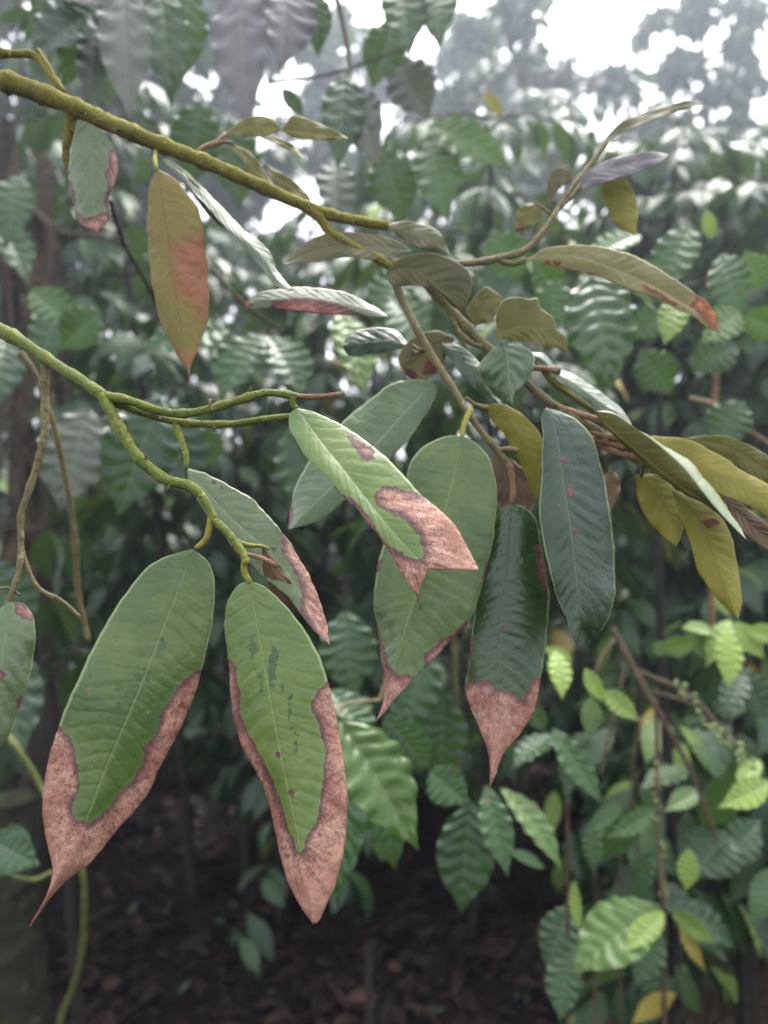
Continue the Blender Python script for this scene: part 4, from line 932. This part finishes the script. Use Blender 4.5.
tree('tree', 'tree at the right edge whose gaps show spots of white sky', X(800, 5.2), 5.2, 2.75, .9, 33, 4600, crown_lo=.2, Ls=(.13, .24))
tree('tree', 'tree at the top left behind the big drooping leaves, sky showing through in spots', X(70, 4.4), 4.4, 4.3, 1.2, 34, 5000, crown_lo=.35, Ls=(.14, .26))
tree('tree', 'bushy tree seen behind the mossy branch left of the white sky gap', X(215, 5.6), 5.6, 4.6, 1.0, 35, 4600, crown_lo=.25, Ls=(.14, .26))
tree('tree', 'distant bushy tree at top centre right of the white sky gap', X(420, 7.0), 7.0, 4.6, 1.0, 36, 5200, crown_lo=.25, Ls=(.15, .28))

# ---- trunks at the left
TT = thing('old_tree', 'dark fibrous upright trunk at the left edge behind the mossy branch', 'tree', (X(35, 2.2), 2.2, float(gz(X(35, 2.2), 2.2))))
a = Acc(); b0 = P(30, 330, 2.2); g0 = float(gz(b0[0], 2.2))
hs = np.linspace(0, 1, 40); st = np.stack([b0[0]-.02+.05*np.sin(hs*5), 2.2+0*hs, g0-.05+hs*2.6], 1)
v, f = tube_rings(st, .044-.016*hs, 18, .22, 5); a.add(v, f); a.build('trunk', M_TRUNK, TT, ())
a = Acc(); rb = np.random.RandomState(9)
for k in range(60):
    z = rb.uniform(1.3, 2.5); az = rb.uniform(-2.6, -.4); p = np.array([b0[0]+.02+.07*math.cos(az), 2.2+.07*math.sin(az), z])
    L = rb.uniform(.15, .4); V, F_, s, t = leaf_grid(p, np.array([rb.uniform(-.3, .35), -.12, -1]), np.array([math.cos(az), math.sin(az), .1]), L, rb.uniform(.02, .05), 10, 2, rb, .1, .5, .08)
    a.add(V, F_, 0)
a.build('dead_sheath', M_DEBRIS, TT, ())['kind'] = 'stuff'
a = Acc()
for s_ in ('18,200,2.1 40,215,2.05 60,232,2.0 95,236,2.0 130,244,2.05', '55,225,2.0 52,260,2.0 40,300,2.0 22,330,2.1'):
    tube_px(a, px(s_), 3.5, 1.6, bump=.1)
a.build('dead_twig', M_DEBRIS, TT, ())
LT = thing('mossy_stump', 'short mossy trunk in the bottom left corner', 'stump', (X(12, 1.7), 1.7, 0))
a = Acc(); xx = X(12, 1.75); st = np.stack([xx+.015*np.sin(hs*6), 1.75+0*hs, -.05+hs*.72], 1)
v, f = tube_rings(st, .072-.014*hs, 20, .09, 6); a.add(v, f)
cap = np.stack([np.full(4, st[-1, 0]), np.full(4, 1.75), st[-1, 2]+np.array([0, .004, .008, .009])], 1); v, f = tube_rings(cap, np.array([.058, .05, .03, .001]), 20, .05, 3); a.add(v, f)
a.build('trunk', M_STUMP, LT, ())
VN = thing('vine', 'thin yellow-green climbing stem beside the mossy trunk at lower left', 'vine', P(60, 1026, 1.2))
a = Acc()
tube_px(a, px('52,1060,1.2 62,1015,1.2 74,985,1.18 82,950,1.15 84,910,1.12 82,872,1.1 66,830,1.12 40,785,1.15 20,752,1.15 2,728,1.18 -20,700,1.2'), 3.0, 2.8, bump=.1)
tube_px(a, px('52,872,1.12 35,880,1.1 18,878,1.08 0,872,1.05'), 2.4, 2)
a.build('stem', M_VINE, VN, ())
a = Acc()
DT = thing('dead_stem', 'leaning brown bare stem hanging behind the left dead twig', 'stem', P(60, 640, .75))
tube_px(a, px('20,352,.66 38,380,.67 52,420,.68 64,470,.70 74,530,.72 78,590,.74 88,640,.75'), 3.4, 2.6, bump=.06); a.build('stem', M_OLDTWIG, DT, ())
for s_, lb in (('212,270,.9 240,300,.9 262,318,.92 282,330,.95', 'thin dry twig crossing behind the edge-on red leaf'), ('110,200,.75 125,245,.78 150,290,.82 165,330,.85', 'thin dark twig hanging below the ragged pale leaf')):
    a = Acc(); t0 = px(s_); tg = thing('dry_twig', lb, 'twig', P(*t0[0])); tube_px(a, t0, 2.4, 1.6); a.build('twig', M_DEBRIS if 'dry' in lb else M_TRUNK, tg, ())

# ------------------------------------------------------------------ ground
gx = np.unique(np.concatenate([np.linspace(-4, 4, 161), np.linspace(-40, -4, 40), np.linspace(4, 40, 40)]))
gy = np.unique(np.concatenate([np.linspace(-4, 8, 201), np.linspace(8, 45, 50), np.linspace(-20, -4, 20)]))
GX, GY = np.meshgrid(gx, gy, indexing='ij'); rb = np.random.RandomState(2)
near = np.exp(-((GY-2.5)/5)**2-(GX/5)**2)
GZ = gz(GX, GY)+near*rb.normal(0, .010, GX.shape)
i = np.arange(len(gx)-1)[:, None]; j = np.arange(len(gy)-1)[None]; k = len(gy)
f = np.stack([i*k+j, (i+1)*k+j, (i+1)*k+j+1, i*k+j+1], -1).reshape(-1, 4)
a = Acc(); a.add(np.stack([GX, GY, GZ], -1).reshape(-1, 3), f); g = a.build('ground', M_GROUND, None, ())
g['kind'] = 'structure'
# leaf litter: nobody could count it
a = Acc(); rb = np.random.RandomState(8)
for k in range(5200):
    y = rb.uniform(1.5, 5.2); x = rb.uniform(-.62, .62)*y*1.15
    az = rb.uniform(0, 6.28); ax = np.array([math.cos(az), math.sin(az), rb.uniform(-.3, .3)])
    L = rb.uniform(.03, .12)
    V, F_, s, t = leaf_grid(np.array([x, y, float(gz(x, y))+rb.uniform(.005, .035)]), ax, UP+rb.normal(0, .35, 3), L, L*rb.uniform(.3, .45), 5, 2, rb, rb.uniform(-.8, 1.2), .3, .1)
    a.add(V, F_, 0, s=s, t=t, tone=rb.beta(1.0, 6))
for k in range(260):
    y = rb.uniform(1.6, 4.5); x = rb.uniform(-.6, .6)*y; az = rb.uniform(0, 6.28); L = rb.uniform(.08, .4)
    q = np.linspace(0, 1, 6)[:, None]; c = np.array([x, y, float(gz(x, y))+.015])+q*L*np.array([math.cos(az), math.sin(az), rb.uniform(-.05, .12)])+.01*np.sin(q*7+k)
    v, f = tube_rings(c, np.full(6, rb.uniform(.002, .005)), 5); a.add(v, f, 0, tone=rb.uniform(.1, .7))
o = a.build('leaf_litter', M_LITTER); o['kind'] = 'stuff'; o['label'] = 'dark rotting leaves and twigs covering the soil'; o['category'] = 'leaf litter'
a = Acc(); rb = np.random.RandomState(14)
for k in range(30):
    y = rb.uniform(1.75, 2.6); x = X(rb.uniform(120, 560), y); p = np.array([x, y, float(gz(x, y))])
    for q in range(rb.randint(2, 5)):
        L = rb.uniform(.02, .06); V, F_, s_, t_ = leaf_grid(p+rb.normal(0, .012, 3)*[1, 1, .2], np.array([rb.normal(0, .6), rb.normal(0, .6), .8]), np.array([0, -.4, 1.]), L, L*.3, 6, 2, rb, .8, .2, .03)
        a.add(V, F_, 0, s=s_, t=t_, tone=rb.uniform(0, .3))
o = a.build('weeds', M_COFFEE); o['kind'] = 'stuff'; o['label'] = 'tiny green weeds sprouting from the dark soil'; o['category'] = 'weeds'
# a few fallen leaves one can tell apart
for (u, v_, lab, L, tone, az) in [(226, 858, 'small tan fallen leaf on the dark soil between the two big leaves', .07, 1.0, 1.0), (364, 1016, 'pale curled fallen leaf at the bottom edge of the soil', .09, 1.6, .2), (108, 1008, 'pinkish-brown fallen leaf at the bottom left of the soil', .10, .9, 1.4), (285, 905, 'straw-coloured fallen strip in the middle of the soil', .16, 1.0, .1), (300, 838, 'reddish fallen leaf right of the brown-edged leaf tip', .06, .9, .8), (395, 985, 'small rusty fallen leaf at lower centre of the soil', .06, .8, 2.2)]:
    dy = 1.5
    for _ in range(60):
        zz = float(gz(X(u, dy), dy)); h = (v_-512)/F*dy
        if CZ-h <= zz: break
        dy += .04
    a = Acc(); rb = np.random.RandomState(u)
    V, F_, s, t = leaf_grid(np.array([X(u, dy)-L/2*math.cos(az), dy-.02, zz+.045]), np.array([math.cos(az), math.sin(az)*.6, .15]), np.array([0, -.6, 1.]), L, L*.42, 14, 6, rb, .7, .35, .08)
    a.add(V, F_, 0, s=s, t=t, tone=tone); o = a.build('fallen_leaf', M_LITTER); o['label'] = lab; o['category'] = 'fallen leaf'; o['group'] = 'fallen leaves on the soil'
# dry grass at lower right
a = Acc(); rb = np.random.RandomState(4)
for k in range(2600):
    u = rb.uniform(590, 840); y = rb.uniform(1.55, 2.2); x = X(u, y)
    p = np.array([x, y, float(gz(x, y))-.01]); L = rb.uniform(.06, .22)
    V, F_, s, t = leaf_grid(p, np.array([rb.normal(0, .6), rb.normal(0, .6), 1]), np.array([rb.normal(), rb.normal(), .2]), L, .005, 5, 2, rb, rb.uniform(.3, 1.9), .2, 0)
    a.add(V, F_, 0, tone=rb.rand())
o = a.build('dry_grass', M_GRASS); o['kind'] = 'stuff'; o['label'] = 'dull brown dry grass in the lower right corner'; o['category'] = 'grass'

# ------------------------------------------------------------------ haze volume, added to imitate lens veiling glare
def box(name, lo, hi, mat):
    lo, hi = np.array(lo), np.array(hi)
    v = np.array([[x, y, z] for x in (0, 1) for y in (0, 1) for z in (0, 1)])*(hi-lo)+lo
    f = [(0, 1, 3, 2), (4, 6, 7, 5), (0, 4, 5, 1), (2, 3, 7, 6), (0, 2, 6, 4), (1, 5, 7, 3)]
    me = bpy.data.meshes.new(name); me.from_pydata(v.tolist(), [], f); me.materials.append(mat)
    o = bpy.data.objects.new(name, me); COL.objects.link(o); return o
HAZE = 0.0095
if HAZE:
    m = bpy.data.materials.new('glare_haze'); m.use_nodes = True; t = m.node_tree; t.nodes.clear()
    out = t.nodes.new('ShaderNodeOutputMaterial'); pv = t.nodes.new('ShaderNodeVolumePrincipled')
    pv.inputs['Color'].default_value = (.78, .86, 1, 1); pv.inputs['Density'].default_value = HAZE; pv.inputs['Anisotropy'].default_value = .6
    t.links.new(pv.outputs[0], out.inputs['Volume'])
    h = box('haze', (-41, -21, -1.3), (41, 46, 11.5), m); h['kind'] = 'stuff'; h['label'] = 'added bluish haze volume imitating lens glare'; h['category'] = 'haze'

# ------------------------------------------------------------------ light, world, camera
SUN_EL, SUN_AZ = 60, 20       # compass style: 0 = +Y, clockwise
w = bpy.data.worlds.new('World'); SC.world = w; w.use_nodes = True
t = w.node_tree; t.nodes.clear()
out = t.nodes.new('ShaderNodeOutputWorld'); bg = t.nodes.new('ShaderNodeBackground'); sky = t.nodes.new('ShaderNodeTexSky')
sky.sky_type = 'NISHITA'; sky.sun_disc = False; sky.sun_elevation = R(SUN_EL); sky.sun_rotation = R(SUN_AZ)
sky.air_density = 1.0; sky.dust_density = 6.0; sky.ozone_density = 1.0
hsv = t.nodes.new('ShaderNodeHueSaturation'); hsv.inputs['Saturation'].default_value = .45
t.links.new(sky.outputs[0], hsv.inputs['Color']); cl = t.nodes.new('ShaderNodeMix'); cl.data_type = 'RGBA'; cl.inputs[0].default_value = .6      # a closed white cloud layer over the blue
cl.inputs[7].default_value = (3.6, 3.5, 3.8, 1)
t.links.new(hsv.outputs[0], cl.inputs[6]); t.links.new(cl.outputs[2], bg.inputs['Color'])
bg.inputs['Strength'].default_value = .15
t.links.new(bg.outputs[0], out.inputs['Surface'])
L = bpy.data.lights.new('sun', 'SUN'); L.energy = 1.4; L.angle = R(45); L.color = (1, .97, .93)
so = bpy.data.objects.new('sun', L); COL.objects.link(so)
dv = Vector((math.sin(R(SUN_AZ))*math.cos(R(SUN_EL)), math.cos(R(SUN_AZ))*math.cos(R(SUN_EL)), math.sin(R(SUN_EL))))
so.rotation_euler = dv.to_track_quat('Z', 'Y').to_euler()

cam = bpy.data.cameras.new('camera'); co = bpy.data.objects.new('camera', cam); COL.objects.link(co)
co.location = (0, 0, CZ); co.rotation_euler = (R(90), 0, 0)
cam.lens = 26; cam.sensor_width = 36; cam.sensor_fit = 'AUTO'; cam.clip_start = .02; cam.clip_end = 1000
cam.dof.use_dof = True; cam.dof.focus_distance = .43; cam.dof.aperture_fstop = 4.8
SC.camera = co
SC.view_settings.view_transform = 'Standard'; SC.view_settings.look = 'None'; SC.view_settings.gamma = 1; SC.view_settings.use_curve_mapping = False
SC.view_settings.exposure = 2.3
SC.cycles.use_denoising = True
SC.cycles.max_bounces = 6; SC.cycles.volume_bounces = 0; SC.cycles.transparent_max_bounces = 4
for o in SC.objects:
    if '_w' in o: del o['_w']
